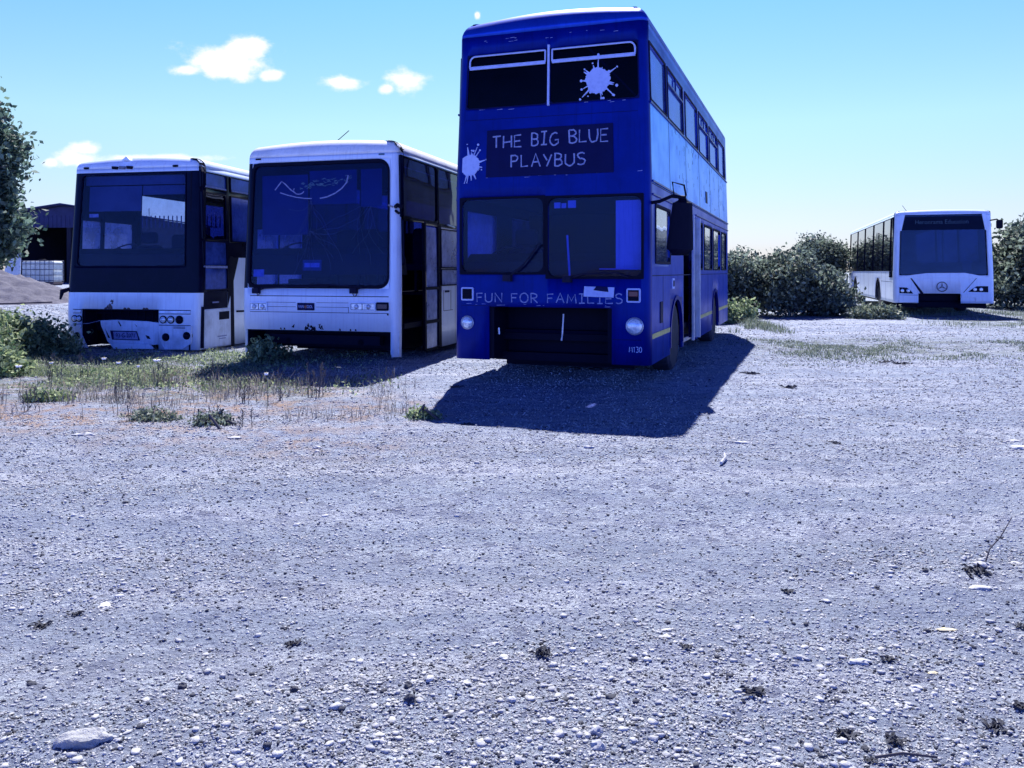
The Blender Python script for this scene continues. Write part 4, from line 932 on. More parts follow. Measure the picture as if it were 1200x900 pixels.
# caged tank
tx, ty = -18.9, 33.0; tz = G(tx, ty)
root = empty('caged_tank', (tx, ty, tz), R(8), 'white plastic liquid tank in a metal cage, standing in front of the dark shed', 'tank')
q = MB(); q.prism(rrect(-.58, .58, .14, .98, .07), -.48, .48, lambda a, z, d: (a, d, z)); tk = q.build('container', 'tank_plastic', root, smooth=True, bevel=.03)
q = MB(); q.lathe([(.13, .97), (.13, 1.05), (.11, 1.06)], (0, 0, 0), 'z', 20); q.build('cap', 'black', tk)
q = MB()
for k in range(8):
    x = -.6 + 1.2 * k / 7; q.tube([(x, -.5, .1), (x, -.5, 1.0), (x, .5, 1.0), (x, .5, .1)], .012, 5)
for z in (.2, .42, .64, .86, 1.0): q.tube([(-.6, -.5, z), (.6, -.5, z), (.6, .5, z), (-.6, .5, z)], .012, 5, closed=True)
q.build('cage', 'galv', root)
q = MB(); q.box(-.6, .6, -.5, .5, .08, .13)
for x in (-.55, 0, .45): q.box(x, x + .1, -.5, .5, 0, .08)
q.build('pallet', 'rust', root)
# pale sheet leaning
q = MB(); q.prism([(-.35, 0), (.28, .05), (.20, .95), (-.05, .8), (-.3, .5)], 0, .03, lambda a, z, d: (a, d + z * .2, z))
o = q.build('leaning_sheet', 'paper', loc=(-18.6, 30.5, G(-18.6, 30.5) + .35)); tag(o, 'pale torn sheet leaning beside the tree, left of the caged tank', 'sheet')
# soil heaps
def heap(cx, cy, rx, ry, h, label, seed, name='soil_heap'):
    n = 70; u = np.linspace(-1, 1, n); Xh, Yh = np.meshgrid(u, u); d = np.sqrt(Xh ** 2 + Yh ** 2)
    xw, yw = cx + Xh * rx, cy + Yh * ry
    z = gh(xw, yw) - .08 + h * np.clip(1 - d ** 1.3, -.2, 1) * (.8 + .5 * fbm(xw * 1.1, yw * 1.1, 3, seed)) + (fbm(xw * 5, yw * 5, 4, seed + 3, .65) - .5) * .22 * (d < 1)
    V_ = np.stack([(xw - cx).ravel(), (yw - cy).ravel(), z.ravel()], 1); i, j = np.meshgrid(np.arange(n - 1), np.arange(n - 1), indexing='ij')
    F_ = np.stack([i * n + j, i * n + j + 1, (i + 1) * n + j + 1, (i + 1) * n + j], -1).reshape(-1, 4)
    o = np_mesh(name, V_, F_, 'soil', smooth=False); o.location = (cx, cy, 0); tag(o, label, 'soil heap', 'soil heaps by the yard'); return o
heap(-13.6, 21.0, 2.9, 2.6, .85, 'larger grey soil heap under the tree in front of the caged tank', 5)
heap(-12.4, 16.6, 2.2, 1.6, .38, 'low stony soil heap behind the green brambles at the left edge', 9)
q = MB(); q.tube([(-12.5, 14.6, .78), (-11.0, 14.8, .74), (-9.6, 14.9, .75), (-8.2, 14.6, .80)], .012, 6)
o = q.build('black_pipe', 'rubber'); tag(o, 'thin black pipe lying along the bank above the green brambles', 'pipe')

# ================================================================== VEGETATION
def leaves(name, P, size, parent, mat, tintbase=None, spread=.35, aspect=.55, origin=(0, 0, 0)):
    n = len(P); P = P - np.array(origin)
    a = rs.normal(size=(n, 3)); a /= np.linalg.norm(a, axis=1)[:, None]
    bq = rs.normal(size=(n, 3)); bq -= (a * bq).sum(1)[:, None] * a; bq /= np.linalg.norm(bq, axis=1)[:, None]
    s = (size * rs.uniform(.55, 1.35, n))[:, None]
    nrm = np.cross(a, bq)
    v0 = P - a * s; v1 = P + bq * s * aspect + nrm * s * .15; v2 = P + a * s; v3 = P - bq * s * aspect + nrm * s * .15
    V_ = np.stack([v0, v1, v2, v3], 1).reshape(-1, 3); F_ = np.arange(n * 4).reshape(-1, 4)
    t = (tintbase if tintbase is not None else np.full(n, .5)) + rs.normal(0, spread, n)
    return np_mesh(name, V_, F_, mat, parent, tint=np.repeat(np.clip(t, 0, 1), 4))
def lumps_points(lumps, n, clump=.16, perclump=14):
    """leaf clusters spread through overlapping ellipsoids, more of them near the surface"""
    w = np.array([l[3] * l[4] * l[5] for l in lumps]) ** .67; w /= w.sum(); idx = rs.choice(len(lumps), n // perclump, p=w)
    Lm = np.array(lumps)[idx]; d = rs.normal(size=(len(idx), 3)); d /= np.linalg.norm(d, axis=1)[:, None]
    r_ = rs.uniform(.35, 1.0, len(idx)) ** .45
    r_ *= 1 + .16 * np.clip(rs.normal(size=len(idx)), -2, 1.3) * (rs.random(len(idx)) < .5)
    C = Lm[:, :3] + d * Lm[:, 3:6] * r_[:, None]
    C = np.repeat(C, perclump, 0); k = np.repeat(rs.uniform(.5, 1.5, len(idx)), perclump)[:, None]
    tb = np.repeat(rs.normal(.40, .30, len(idx)), perclump)
    return C + np.clip(rs.normal(size=C.shape), -1.5, 1.5) * clump * k, tb
def plant(name, x, y, lumps, n, leaf, mat, label, cat, group=None, trunk=None, clump=.16, low=-.05, pc=14):
    z0 = G(x, y); root = empty(name, (x, y, z0), 0, label, cat, group)
    Pp, tb = lumps_points(lumps, n, clump, pc); k = Pp[:, 2] > low; Pp, tb = Pp[k], tb[k]
    leaves('crown' if 'tree' in name else 'foliage', Pp, leaf, root, mat, tb)
    q = MB(); q2 = random.Random(int(x * 100) & 0xffff)
    if trunk:
        H, r0 = trunk; q.tube([(0, 0, -.2), (.05, .0, H * .3), (-.05, .05, H * .6), (.0, 0, H)], [r0 * 1.2, r0, r0 * .8, r0 * .5], 10)
        starts = [(0, 0, H * t_) for t_ in (.4, .5, .6, .7, .8, .9, 1)]
    else: starts = [(q2.uniform(-.4, .4), q2.uniform(-.3, .3), -.1) for _ in range(7)]; r0 = .035
    for l in lumps:
        st = Vector(q2.choice(starts)); e = Vector(l[:3]); m1 = st.lerp(e, .5) + Vector((q2.uniform(-.15, .15), q2.uniform(-.15, .15), q2.uniform(0, .2)))
        q.tube([st, m1, e], [r0 * .45, r0 * .3, r0 * .12], 6)
        for _ in range(5):
            ee = e + Vector((q2.gauss(0, 1) * l[3], q2.gauss(0, 1) * l[4], abs(q2.gauss(0, 1)) * l[5])) * .6; q.tube([e.lerp(st, .2), ee], [r0 * .15, r0 * .05], 5)
    q.build('trunk' if trunk else 'stem', 'bark', root)
    return root
def rl(n, rx, ry, z0, z1, s0, s1, seed, zs=.85):
    q = random.Random(seed); out = []
    for i in range(n):
        xx = q.uniform(-rx, rx); z = z0 + (z1 - z0) * q.random() ** .7 * (1 - .6 * (xx / rx) ** 2); s = q.uniform(s0, s1); out.append((xx, q.uniform(-ry, ry), z, s, s, s * zs))
    return out
# left tree
lm = [(.75, 0, 2.2, 1.5, 1.3, 1.0), (.95, -.3, 3.2, 1.35, 1.2, .9), (1.0, 0, 4.3, 1.4, 1.2, .8), (.2, 0, 5.3, 1.3, 1.2, .75), (.2, 0, 6.2, .95, 1, .6), (-1.5, 0, 3.5, 1.8, 1.6, 1.6), (-1.2, .4, 5.2, 1.4, 1.4, 1.0), (0, .2, 2.6, 1.6, 1.4, 1.2), (.7, -.2, 1.3, 1.0, .9, .7), (1.2, .2, 1.6, .9, .8, .6), (.6, 0, 6.6, .45, .45, .35)]
plant('oak_tree', -16.75, 24.0, lm, 62000, .095, 'leaf_tree', 'tall leafy green tree cut by the left edge, above the soil heap', 'tree', trunk=(4.5, .22), clump=.20)
# hedge right of the playbus
plant('bramble_bush', 6.7, 23.6, rl(20, .95, .7, .3, 1.55, .22, .55, 1), 17000, .062, 'leaf_hedge', 'tangled dark bush right beside the rear of the blue double decker', 'bush', 'bushes along the yard edge', clump=.15)
plant('bramble_bush', 7.95, 22.9, rl(20, .85, .6, .25, 1.5, .22, .52, 22), 17000, .062, 'leaf_hedge', 'wide dark bush in the middle of the thicket between the two right buses', 'bush', 'bushes along the yard edge', clump=.15)
plant('bramble_bush', 8.95, 23.3, rl(12, .4, .5, .2, 1.05, .18, .38, 3), 8000, .055, 'leaf_hedge', 'lower rounded bush touching the rear side of the white single decker', 'bush', 'bushes along the yard edge', clump=.14)
plant('bramble_bush', 8.7, 29.5, rl(18, 1.4, .8, .5, 1.75, .3, .65, 4), 15000, .075, 'leaf_hedge', 'taller ragged bush rising behind the thicket right of the double decker', 'bush', 'bushes along the yard edge', clump=.2)
plant('hawthorn_tree', 13.2, 35, rl(13, .7, .8, 1.0, 2.3, .5, .75, 6), 20000, .06, 'leaf_hedge', 'small round topped tree standing behind the thicket, left of the white single decker', 'tree', clump=.16, trunk=(1.6, .10))
plant('elder_bush', 17.9, 27.5, rl(30, 1.4, 1.2, .4, 2.75, .35, .8, 8), 26000, .085, 'leaf_hedge', 'big dark bush at the right edge behind the white single decker', 'bush', 'bushes along the yard edge', clump=.22)
plant('elder_bush', 22, 31, rl(14, 2.2, 1.2, .4, 2.6, .8, 1.1, 18), 16000, .09, 'leaf_hedge', 'dark bush just outside the right edge beyond the big one', 'bush', 'bushes along the yard edge', clump=.3)
plant('leafy_weed', 5.85, 20.7, rl(7, .8, .3, .1, .35, .25, .35, 31), 6000, .05, 'leaf_fresh', 'bright green weeds at the foot of the dark thicket beside the double decker', 'weed', clump=.09)
plant('leafy_weed', 9.55, 22.0, rl(9, .5, .6, .0, .08, .15, .24, 33), 4500, .045, 'grass', 'pale weeds growing in front of the white single decker front wheel', 'weed', clump=.10)
# bramble bank left
plant('nettle_bank', -8.85, 12.8, rl(26, 1.6, 1.1, .05, .38, .35, .5, 41), 34000, .042, 'leaf_fresh', 'green nettles and brambles left of the leftmost coach, below the soil heaps', 'undergrowth', clump=.09, pc=9)
plant('nettle_bank', -7.2, 10.9, rl(8, .9, .35, .0, .15, .2, .3, 43), 9000, .035, 'leaf_fresh', 'low green weeds at the left edge in front of the nettle bank', 'undergrowth', clump=.07, pc=9)
for i, (x, y, lb, n_) in enumerate(((-3.72, 12.35, 'dark green weeds growing between the two coaches', 1800), (-2.75, 10.0, 'small fresh green clump at the edge of the gravel before the leftmost coach', 0))):
    if n_: plant('leafy_weed', x, y, rl(7, .12, .4, .02, .22, .13, .22, 50 + i), n_, .035, 'leaf_fresh', lb, 'weed', clump=.07, pc=8)
def small_clump(x, y, r_, n, label, mat='leaf_fresh', h=.10, seed=0):
    plant('low_clump', x, y, rl(5, r_ * .6, r_ * .5, .0, h * .5, r_ * .35, r_ * .6, 60 + seed, .4), n, .018, mat, label, 'weed', 'low weed clumps on the gravel', clump=.03, pc=6)
small_clump(-4.95, 8.72, .30, 2400, 'bright green clump on the orange moss at the left, in front of the coaches', seed=1)
small_clump(-3.30, 7.6, .22, 1200, 'dull green flat clump below the bright one, on the moss', 'grass', .07, seed=2)
small_clump(-2.60, 7.25, .22, 1300, 'dark small clump at the near edge of the orange moss', 'leaf_hedge', .07, seed=3)
small_clump(-.80, 7.5, .16, 900, 'little green clump on gravel left of the big shadow', 'leaf_fresh', .07, seed=4)

# blades of grass
def blades(name, xs, ys, h, w, mat, label, seedstalk=False):
    n = len(xs); z = gh(xs, ys); hh = h * rs.uniform(.4, 1.4, n); a = rs.uniform(0, 2 * math.pi, n); ln = rs.uniform(.1, 1.1, n) * hh
    dx, dy = np.cos(a) * ln, np.sin(a) * ln; px_, py_ = -np.sin(a) * w, np.cos(a) * w
    b0 = np.stack([xs - px_, ys - py_, z - .01], 1); b1 = np.stack([xs + px_, ys + py_, z - .01], 1)
    m0 = np.stack([xs + dx * .35 - px_ * .7, ys + dy * .35 - py_ * .7, z + hh * .6], 1); m1 = np.stack([xs + dx * .35 + px_ * .7, ys + dy * .35 + py_ * .7, z + hh * .6], 1)
    t0 = np.stack([xs + dx - px_ * .15, ys + dy - py_ * .15, z + hh], 1); t1 = np.stack([xs + dx + px_ * .15, ys + dy + py_ * .15, z + hh], 1)
    V_ = np.stack([b0, b1, m1, m0, t1, t0], 1).reshape(-1, 3); k = np.arange(n)[:, None] * 6
    F_ = np.vstack([k + np.array([[0, 1, 2, 3]]), k + np.array([[3, 2, 4, 5]])])
    o = np_mesh(name, V_, F_, mat, tint=np.repeat(np.clip(rs.normal(.5, .3, n), 0, 1), 6)); tag(o, label, 'grass', kind='stuff'); return o
def scatter(n, x0, x1, y0, y1, dens, clus=0):
    xs = rs.uniform(x0, x1, n); ys = rs.uniform(y0, y1, n); k = rs.random(n) < dens(xs, ys); return xs[k], ys[k]
def weedden(x, y):
    e = sst(-.9, -2.4, x + .20 * (y - 9)) * sst(8.6, 9.7, y + .12 * x) * sst(.36, .60, fbm(x * 1.3, y * 1.3, 3, 90))
    e = e * (1 - .75 * sst(-3.9, -3.1, x)) * (1 - .65 * sst(10.9, 11.6, y))
    return np.clip(e, 0, 1)
xs, ys = scatter(26000, -8, -.8, 8.4, 13.6, weedden)
g2 = (rs.random(16000)); xl, yl = scatter(80000, -8, -.9, 8.2, 13.6, lambda x, y: weedden(x, y) * .8)
leaves('weed_cover', np.stack([xl, yl, gh(xl, yl) + rs.uniform(.0, .13, len(xl)) * fbm(xl * 2, yl * 2, 2, 5)], 1), .020, None, 'leaf_fresh', rs.normal(.45, .2, len(xl)))
tag(bpy.data.objects['weed_cover'], 'low leafy weeds covering the ground before the coaches', 'weeds', kind='stuff')
blades('grass', xs, ys, .10, .004, 'grass', 'green grass and weeds growing in front of the two coaches')
xs, ys = scatter(14000, -7.5, -.6, 6.6, 10.6, lambda x, y: .75 * sst(-.6, -1.8, x + .2 * (y - 8)) * sst(6.9, 7.8, y + .1 * x) * sst(.45, .62, fbm(x * 1.6, y * 1.6, 3, 93)))
blades('dry_grass', xs, ys, .13, .0035, 'dry_grass', 'sparse dry grass stalks on the orange moss at the left')
xs, ys = scatter(150000, 2.8, 13, 11.0, 19.0, lambda x, y: .5 * sst(3.6, .8, np.abs(y - 14.6 + 1.6 * (fbm(x * .5, y * .5, 2, 66) - .5))) * sst(2.9, 4.8, x - (y - 12) * .22) * sst(12, 7, x) * sst(.46, .70, fbm(x * 1.7, y * 1.1, 4, 95)))
blades('short_grass', xs, ys, .032, .007, 'grass', 'patchy short grass on the gravel right of the double decker')
xs, ys = scatter(40000, 9, 24, 18.8, 30, lambda x, y: sst(.35, .6, fbm(x * 1.1, y * 1.1, 4, 97)) * sst(9.5, 11.5, x) * (1 - ((x > 10) & (y < 22.3) & (x < 15.5) & (y > 20.0)) * .6))
blades('verge_grass', xs, ys, .07, .008, 'grass', 'rough grass around the white single decker and under the bushes')
xs, ys = scatter(9000, 3.2, 6.2, 17.5, 22, lambda x, y: .7 * sst(.4, .6, fbm(x, y, 3, 98)))
blades('verge_grass', xs, ys, .12, .008, 'grass', 'rough grass at the rear corner of the double decker')

# tall seed stalks
def stalk(x, y, n, h, label, seed, head=True, mat='dry_grass'):
    q = random.Random(seed); mb = MB()
    for k in range(n):
        a = q.uniform(0, 6.28); l = q.uniform(.05, .3) * h; hk = h * q.uniform(.7, 1.1); bx, by = q.uniform(-.1, .1), q.uniform(-.06, .06)
        pts = [(bx, by, -.02), (bx + l * .3 * math.cos(a), by + l * .3 * math.sin(a), hk * .5), (bx + l * math.cos(a), by + l * math.sin(a), hk)]
        mb.tube(pts, [.004, .003, .002], 4)
        if head:
            e = Vector(pts[2])
            for j in range(7): mb.tube([e - Vector((0, 0, .012 * j)), e - Vector((0, 0, .012 * j)) + Vector((q.uniform(-.02, .02), q.uniform(-.02, .02), .02))], [.004, .002], 4)
        for j in range(3):
            t = q.uniform(.2, .6); e = Vector(pts[0]).lerp(Vector(pts[1]), t); a2 = q.uniform(0, 6.28)
            mb.tube([e, e + Vector((.04 * math.cos(a2), .04 * math.sin(a2), .05))], [.002, .001], 4)
    o = mb.build('grass_stalks', mat, loc=(x, y, G(x, y))); tag(o, label, 'tall grass', 'tall dry stalks among the weeds'); return o
me_t = None
def pt(px_, py_, z=0): d = 1.35 * 960 / (py_ - 318) if z == 0 else (1.35 - z) * 960 / (py_ - 318); return ((px_ - 600) / 960 * d, d)
for k, (px_, py_, n, h, lb) in enumerate(((368, 462, 11, .36, 'tall tuft of dry seed stalks standing against the shadow of the cracked coach'), (320, 466, 4, .30, 'thin stalks left of the tall dry tuft'), (65, 446, 8, .32, 'dry stalks in the shadow left of the leftmost coach'), (100, 445, 4, .34, 'two leaning stalks in front of the left bumper corner'), (190, 452, 7, .30, 'stalks standing before the broken bumper of the leftmost coach'), (245, 450, 6, .28, 'stalks in the sunny weeds between the coaches'), (290, 470, 6, .22, 'grey stalks at the left end of the cracked coach shadow'), (250, 492, 3, .14, 'dead twiggy stalks on the moss nearest the camera'), (285, 500, 3, .13, 'last dead stalks at the gravel edge'), (460, 448, 3, .2, 'short stalks right of the tall tuft in the shadow'), (40, 480, 5, .2, 'dry stalks at the left edge over the moss'), (140, 468, 7, .22, 'grey stalks behind the bright green clump'))):
    x, y = pt(px_, py_); stalk(x, y, n, h, lb, 100 + k)
# white flowers
for k, (px_, py_, zz, r_, lb) in enumerate(((184, 422, .30, .045, 'largest white daisy head below the leftmost coach'), (139, 425, .28, .028, 'white flower left of the largest one, under the number plate'), (122, 420, .33, .028, 'small pale flower at the bumper gap'), (22, 429, .28, .035, 'white flower at the left edge of the coach shadow'), (162, 429, .22, .02, 'tiny white flower beside the largest daisy'), (312, 438, .34, .022, 'single white flower in front of the cracked coach'), (60, 425, .2, .03, 'pale flower among the green weeds left'))):
    d = (1.35 - zz) * 960 / (py_ - 318); x = (px_ - 600) / 960 * d
    root = empty('daisy', (x, d, G(x, d)), 0, lb, 'flower', 'white flowers among the weeds')
    hz = zz - G(x, d)
    q = MB(); q.tube([(0, .02, 0), (.01, .01, hz * .5), (0, 0, hz)], .003, 5); q.build('stem', 'leaf_fresh', root)
    q = MB()
    for j in range(12):
        a = 2 * math.pi * j / 12; q.add([(0, 0, hz), (r_ * math.cos(a - .2), r_ * math.sin(a - .2), hz + .008), (1.1 * r_ * math.cos(a), 1.1 * r_ * math.sin(a), hz + .004), (r_ * math.cos(a + .2), r_ * math.sin(a + .2), hz + .008)], [(0, 1, 2, 3)])
    q.lathe([(r_ * .75, hz - .012), (r_ * .85, hz - .002), (r_ * .5, hz + .006)], (0, 0, 0), 'z', 12)
    q.build('petals', 'petal', root)
    q = MB(); q.lathe([(r_ * .3, hz), (r_ * .25, hz + .014), (r_ * .05, hz + .018)], (0, 0, 0), 'z', 10); q.build('flower_centre', 'petal_core', root)

# ------------------------------------------------------------------ stones
def ico(sub):
    bm = bmesh.new(); bmesh.ops.create_icosphere(bm, subdivisions=sub, radius=1); v = np.array([tuple(p.co) for p in bm.verts]); f_ = np.array([[q.index for q in fc.verts] for fc in bm.faces]); bm.free(); return v, f_
v1, f1 = ico(1); v2_, f2_ = ico(3)
def gravel(name, n, rmin, rmax, s0, s1, mat, label, flat=.55, seed=0, dens=None, pw=1.0):
    u = rs.random(n); r_ = rmin * (rmax / rmin) ** (u ** pw); a = rs.uniform(-.62, .62, n); xs = r_ * np.sin(a); ys = r_ * np.cos(a)
    if dens is not None: k = rs.random(n) < dens(xs, ys); xs, ys, r_ = xs[k], ys[k], r_[k]; n = len(xs)
    s = s0 * (s1 / s0) ** (rs.random(n) ** 3) * (1 + r_ * .03)
    V_ = np.repeat(v1[None], n, 0) * rs.uniform(.65, 1.3, (n, len(v1), 1)); sc = np.stack([rs.uniform(.7, 1.4, n), rs.uniform(.7, 1.4, n), rs.uniform(.35, .8, n) * flat * 1.4], 1)
    V_ = V_ * sc[:, None] * s[:, None, None]; th = rs.uniform(0, 6.28, n); c_, s_ = np.cos(th)[:, None], np.sin(th)[:, None]
    x_ = V_[..., 0] * c_ - V_[..., 1] * s_; y_ = V_[..., 0] * s_ + V_[..., 1] * c_
    V_ = np.stack([x_ + xs[:, None], y_ + ys[:, None], V_[..., 2] + (gh(xs, ys) + s * .15)[:, None]], -1).reshape(-1, 3)
    F_ = (f1[None] + (np.arange(n) * len(v1))[:, None, None]).reshape(-1, 3)
    o = np_mesh(name, V_, F_, mat); tag(o, label, 'gravel', kind='stuff'); return o
den = lambda x, y: .12 + .88 * sst(.44, .60, fbm(x * .30 + 3, (y - .22 * x) * 1.2, 4, 55))
def grit(name, n, rmin, rmax, s0, s1, mat, label):
    r_ = rmin * (rmax / rmin) ** rs.random(n); a = rs.uniform(-.62, .62, n); xs = r_ * np.sin(a); ys = r_ * np.cos(a)
    k = rs.random(n) < .45 + .55 * den(xs, ys); xs, ys, r_ = xs[k], ys[k], r_[k]; n = len(xs)
    base = np.array([(1, 0, 0), (0, 1, 0), (-1, 0, 0), (0, -1, 0), (0, 0, 1), (0, 0, -1.)]); fc = np.array([(0, 1, 4), (1, 2, 4), (2, 3, 4), (3, 0, 4), (1, 0, 5), (2, 1, 5), (3, 2, 5), (0, 3, 5)])
    s = s0 * (s1 / s0) ** (rs.random(n) ** 1.6) * (1 + .16 * r_)
    V_ = np.repeat(base[None], n, 0) + rs.uniform(-.45, .45, (n, 6, 3)); V_[..., 2] *= .75; V_ = V_ * s[:, None, None]
    V_ = (V_ + np.stack([xs, ys, gh(xs, ys) + s * .2], -1)[:, None, :]).reshape(-1, 3)
    o = np_mesh(name, V_, (fc[None] + (np.arange(n) * 6)[:, None, None]).reshape(-1, 3), mat); tag(o, label, 'gravel', kind='stuff')
grit('fine_grit', 110000, 2.2, 22, .0016, .0055, 'stone_grey', 'fine grey grit lying over the yard')
grit('pale_grit', 50000, 2.2, 22, .0016, .0050, 'stone_pale', 'fine pale grit lying over the yard')
grit('dark_grit', 26000, 2.2, 20, .0016, .0055, 'stone_dark', 'fine dark grit lying over the yard')
gravel('gravel', 22000, 2.2, 17, .0030, .013, 'stone_grey', 'grey gravel stones over the whole yard', dens=den)
gravel('pale_gravel', 9000, 2.2, 19, .0030, .016, 'stone_pale', 'pale gravel stones scattered over the yard', dens=den)
gravel('dark_gravel', 5000, 2.2, 17, .0030, .014, 'stone_dark', 'dark gravel stones scattered over the yard', dens=den)
def stone(px_, py_, wpx, asp, hgt, mat, label, seed, ang=0, cat='stone', name='stone'):
    x, y = pt(px_, py_); w = wpx / 960 * y / 2
    q = np.random.RandomState(seed); v = v2_.copy(); sg = q.randint(0, 99)
    nn = np.array([mn.noise(Vector(p) * 1.3 + Vector((sg, 0, 0))) for p in v]); n3_ = np.array([mn.noise(Vector(p) * 4 + Vector((0, sg, 0))) for p in v])
    v = v * (1 + .48 * nn + .20 * n3_)[:, None] * np.array([w, w * asp, w * hgt]); c_, s_ = math.cos(ang), math.sin(ang)
    v = np.stack([v[:, 0] * c_ - v[:, 1] * s_, v[:, 0] * s_ + v[:, 1] * c_, v[:, 2]], 1)
    o = np_mesh(name, v, f2_, mat, smooth=True); o.data.set_sharp_from_angle(angle=R(28)); o.location = (x, y, G(x, y) + w * hgt * .35); tag(o, label, cat, 'larger stones on the gravel'); return o
for k, a in enumerate(((98, 882, 56, .5, .35, 'stone_mid', 'large flat pale rock half buried at the bottom left corner', .3), (481, 828, 14, .9, .9, 'stone_dark', 'dark rounded pebble left of centre near the bottom', 0), (478, 812, 9, .9, .9, 'stone_dark', 'smaller dark pebble just above its twin near the bottom', 0), (698, 866, 15, .8, .8, 'stone_grey', 'grey stone above the larger one right of bottom centre', 0), (700, 884, 17, .8, .8, 'stone_grey', 'grey rounded stone at the bottom edge right of centre', .4), (1149, 696, 24, .5, .25, 'stone_pale', 'flat white stone below the twig at the right', 0), (1152, 668, 20, .6, .4, 'stone_pale', 'pale stone on the dark lump where the twig starts', 0), (1190, 660, 14, .6, .3, 'stone_pale', 'small white stone at the right edge beside the twig', 0), (1108, 744, 20, .4, .2, 'stone_yellow', 'flat cream stone at the right, biggest yellowish one', 0), (1093, 793, 12, .4, .25, 'stone_yellow', 'little cream stone nearer the camera at the right', 0), (1008, 782, 24, .5, .3, 'stone_pale', 'flat pale stone right of the bottom centre beside dark tufts', 0), (1074, 812, 16, .5, .35, 'stone_pale', 'pale stone among small dark tufts at lower right', 0), (546, 806, 14, .35, .25, 'stone_pale', 'thin pale flake on the gravel near bottom centre', -.3), (637, 806, 10, .6, .6, 'stone_grey', 'small angular stone right of the thin flake', 0), (578, 755, 16, .3, .25, 'stone_pale', 'slim white flake lying further up from the bottom centre', .5), (870, 522, 22, .35, .15, 'stone_pale', 'long flat pale stone just right of the double decker shadow tip', 0), (1196, 527, 26, .6, .25, 'stone_pale', 'large white flat stone cut by the right edge', 0), (1188, 517, 18, .4, .2, 'stone_pale', 'slim white stone behind the large one at the right edge', 0), (780, 748, 18, .3, .2, 'stone_pale', 'sliver of pale stone right of centre', .4), (122, 708, 14, 1.6, .15, 'stone_pale', 'pale smear of crushed stone at the left', .2), (275, 512, 16, .5, .2, 'stone_pale', 'white flat stone at the near edge of the weeds', 0), (690, 524, 12, .5, .3, 'stone_pale', 'white chip just outside the double decker shadow', 0), (372, 522, 11, .5, .3, 'stone_pale', 'bright chip of stone left of the double decker shadow', 0), (97, 513, 22, .35, .2, 'stone_pale', 'long pale stone by the orange moss', .2), (120, 440, 10, .6, .6, 'stone_pale', 'white chip in the weeds by the leftmost coach', 0), (222, 798, 10, .7, .6, 'stone_grey', 'grey stone left of the lower middle', 0), (214, 812, 10, .8, .8, 'stone_dark', 'dark stone just below the grey one, lower left', 0), (345, 815, 11, .7, .7, 'stone_dark', 'dark pebble between lower left and centre', 0), (280, 822, 13, .5, .4, 'stone_pale', 'pale chip left of the dark pebble', 0))):
    stone(*a[:7], 200 + k, ang=a[7])
# dark withered tufts
def tuft(px_, py_, wpx, label, seed, mat='stone_dark'):
    x, y = pt(px_, py_); w = wpx / 960 * y / 2; q = random.Random(seed); mb = MB()
    for k in range(22):
        a = q.uniform(0, 6.28); l = w * q.uniform(.35, 1.15); hz = w * q.uniform(.05, .35); wd_ = .002 + w * .05; c_, s_ = math.cos(a), math.sin(a)
        bx, by = q.uniform(-.6, .6) * w, q.uniform(-.5, .5) * w
        mb.add([(bx - s_ * wd_, by + c_ * wd_, 0), (bx + s_ * wd_, by - c_ * wd_, 0), (bx + l * .6 * c_ + s_ * wd_ * 1.5, by + l * .6 * s_ - c_ * wd_ * 1.5, hz), (bx + l * c_, by + l * s_, hz * .5), (bx + l * .6 * c_ - s_ * wd_ * 1.5, by + l * .6 * s_ + c_ * wd_ * 1.5, hz)], [(0, 1, 2, 3, 4)])
    o = mb.build('withered_tuft', mat, loc=(x, y, G(x, y) + .004)); tag(o, label, 'withered weed', 'dark withered tufts on the gravel')
for k, (a, b_, c_, lb) in enumerate(((885, 820, 32, 'dark leafy tuft left of the group at lower right'), (992, 866, 24, 'dark tuft at the bottom, left one of two close tufts'), (1045, 873, 28, 'dark tuft at the bottom, right one of two close tufts'), (1020, 893, 14, 'small dark tuft cut by the bottom edge'), (1167, 857, 30, 'dark tuft near the bottom right corner'), (1195, 835, 22, 'dark tuft cut by the right edge'), (637, 769, 28, 'dark tuft just right of the bottom centre'), (345, 752, 18, 'dark tuft left of centre in the middle of the gravel'), (922, 697, 14, 'little dark tuft right of centre'), (1140, 674, 38, 'dark lump of dead weeds under the twig at the right'), (50, 732, 22, 'dark tuft at the left'), (88, 720, 16, 'smaller dark tuft right of the left one'), (980, 522, 12, 'small dark tuft on the gravel right of the bus shadow'), (925, 455, 18, 'dark tuft below the grass patch'), (1037, 422, 16, 'dark tuft on the right side of the grass patch'), (1060, 425, 20, 'dark stick like tuft beside the grass patch'), (880, 437, 18, 'dark tuft at the shadow side of the grass patch'), (535, 452, 14, 'dark tuft at the edge of the double decker shadow'), (1198, 742, 18, 'dark tuft cut by the right edge, middle'), (1040, 780, 16, 'small tuft behind the cream stones'), (805, 770, 14, 'faint tuft right of centre'), (548, 497, 12, 'tiny tuft before the double decker shadow'))):
    tuft(a, b_, c_, lb, 300 + k)
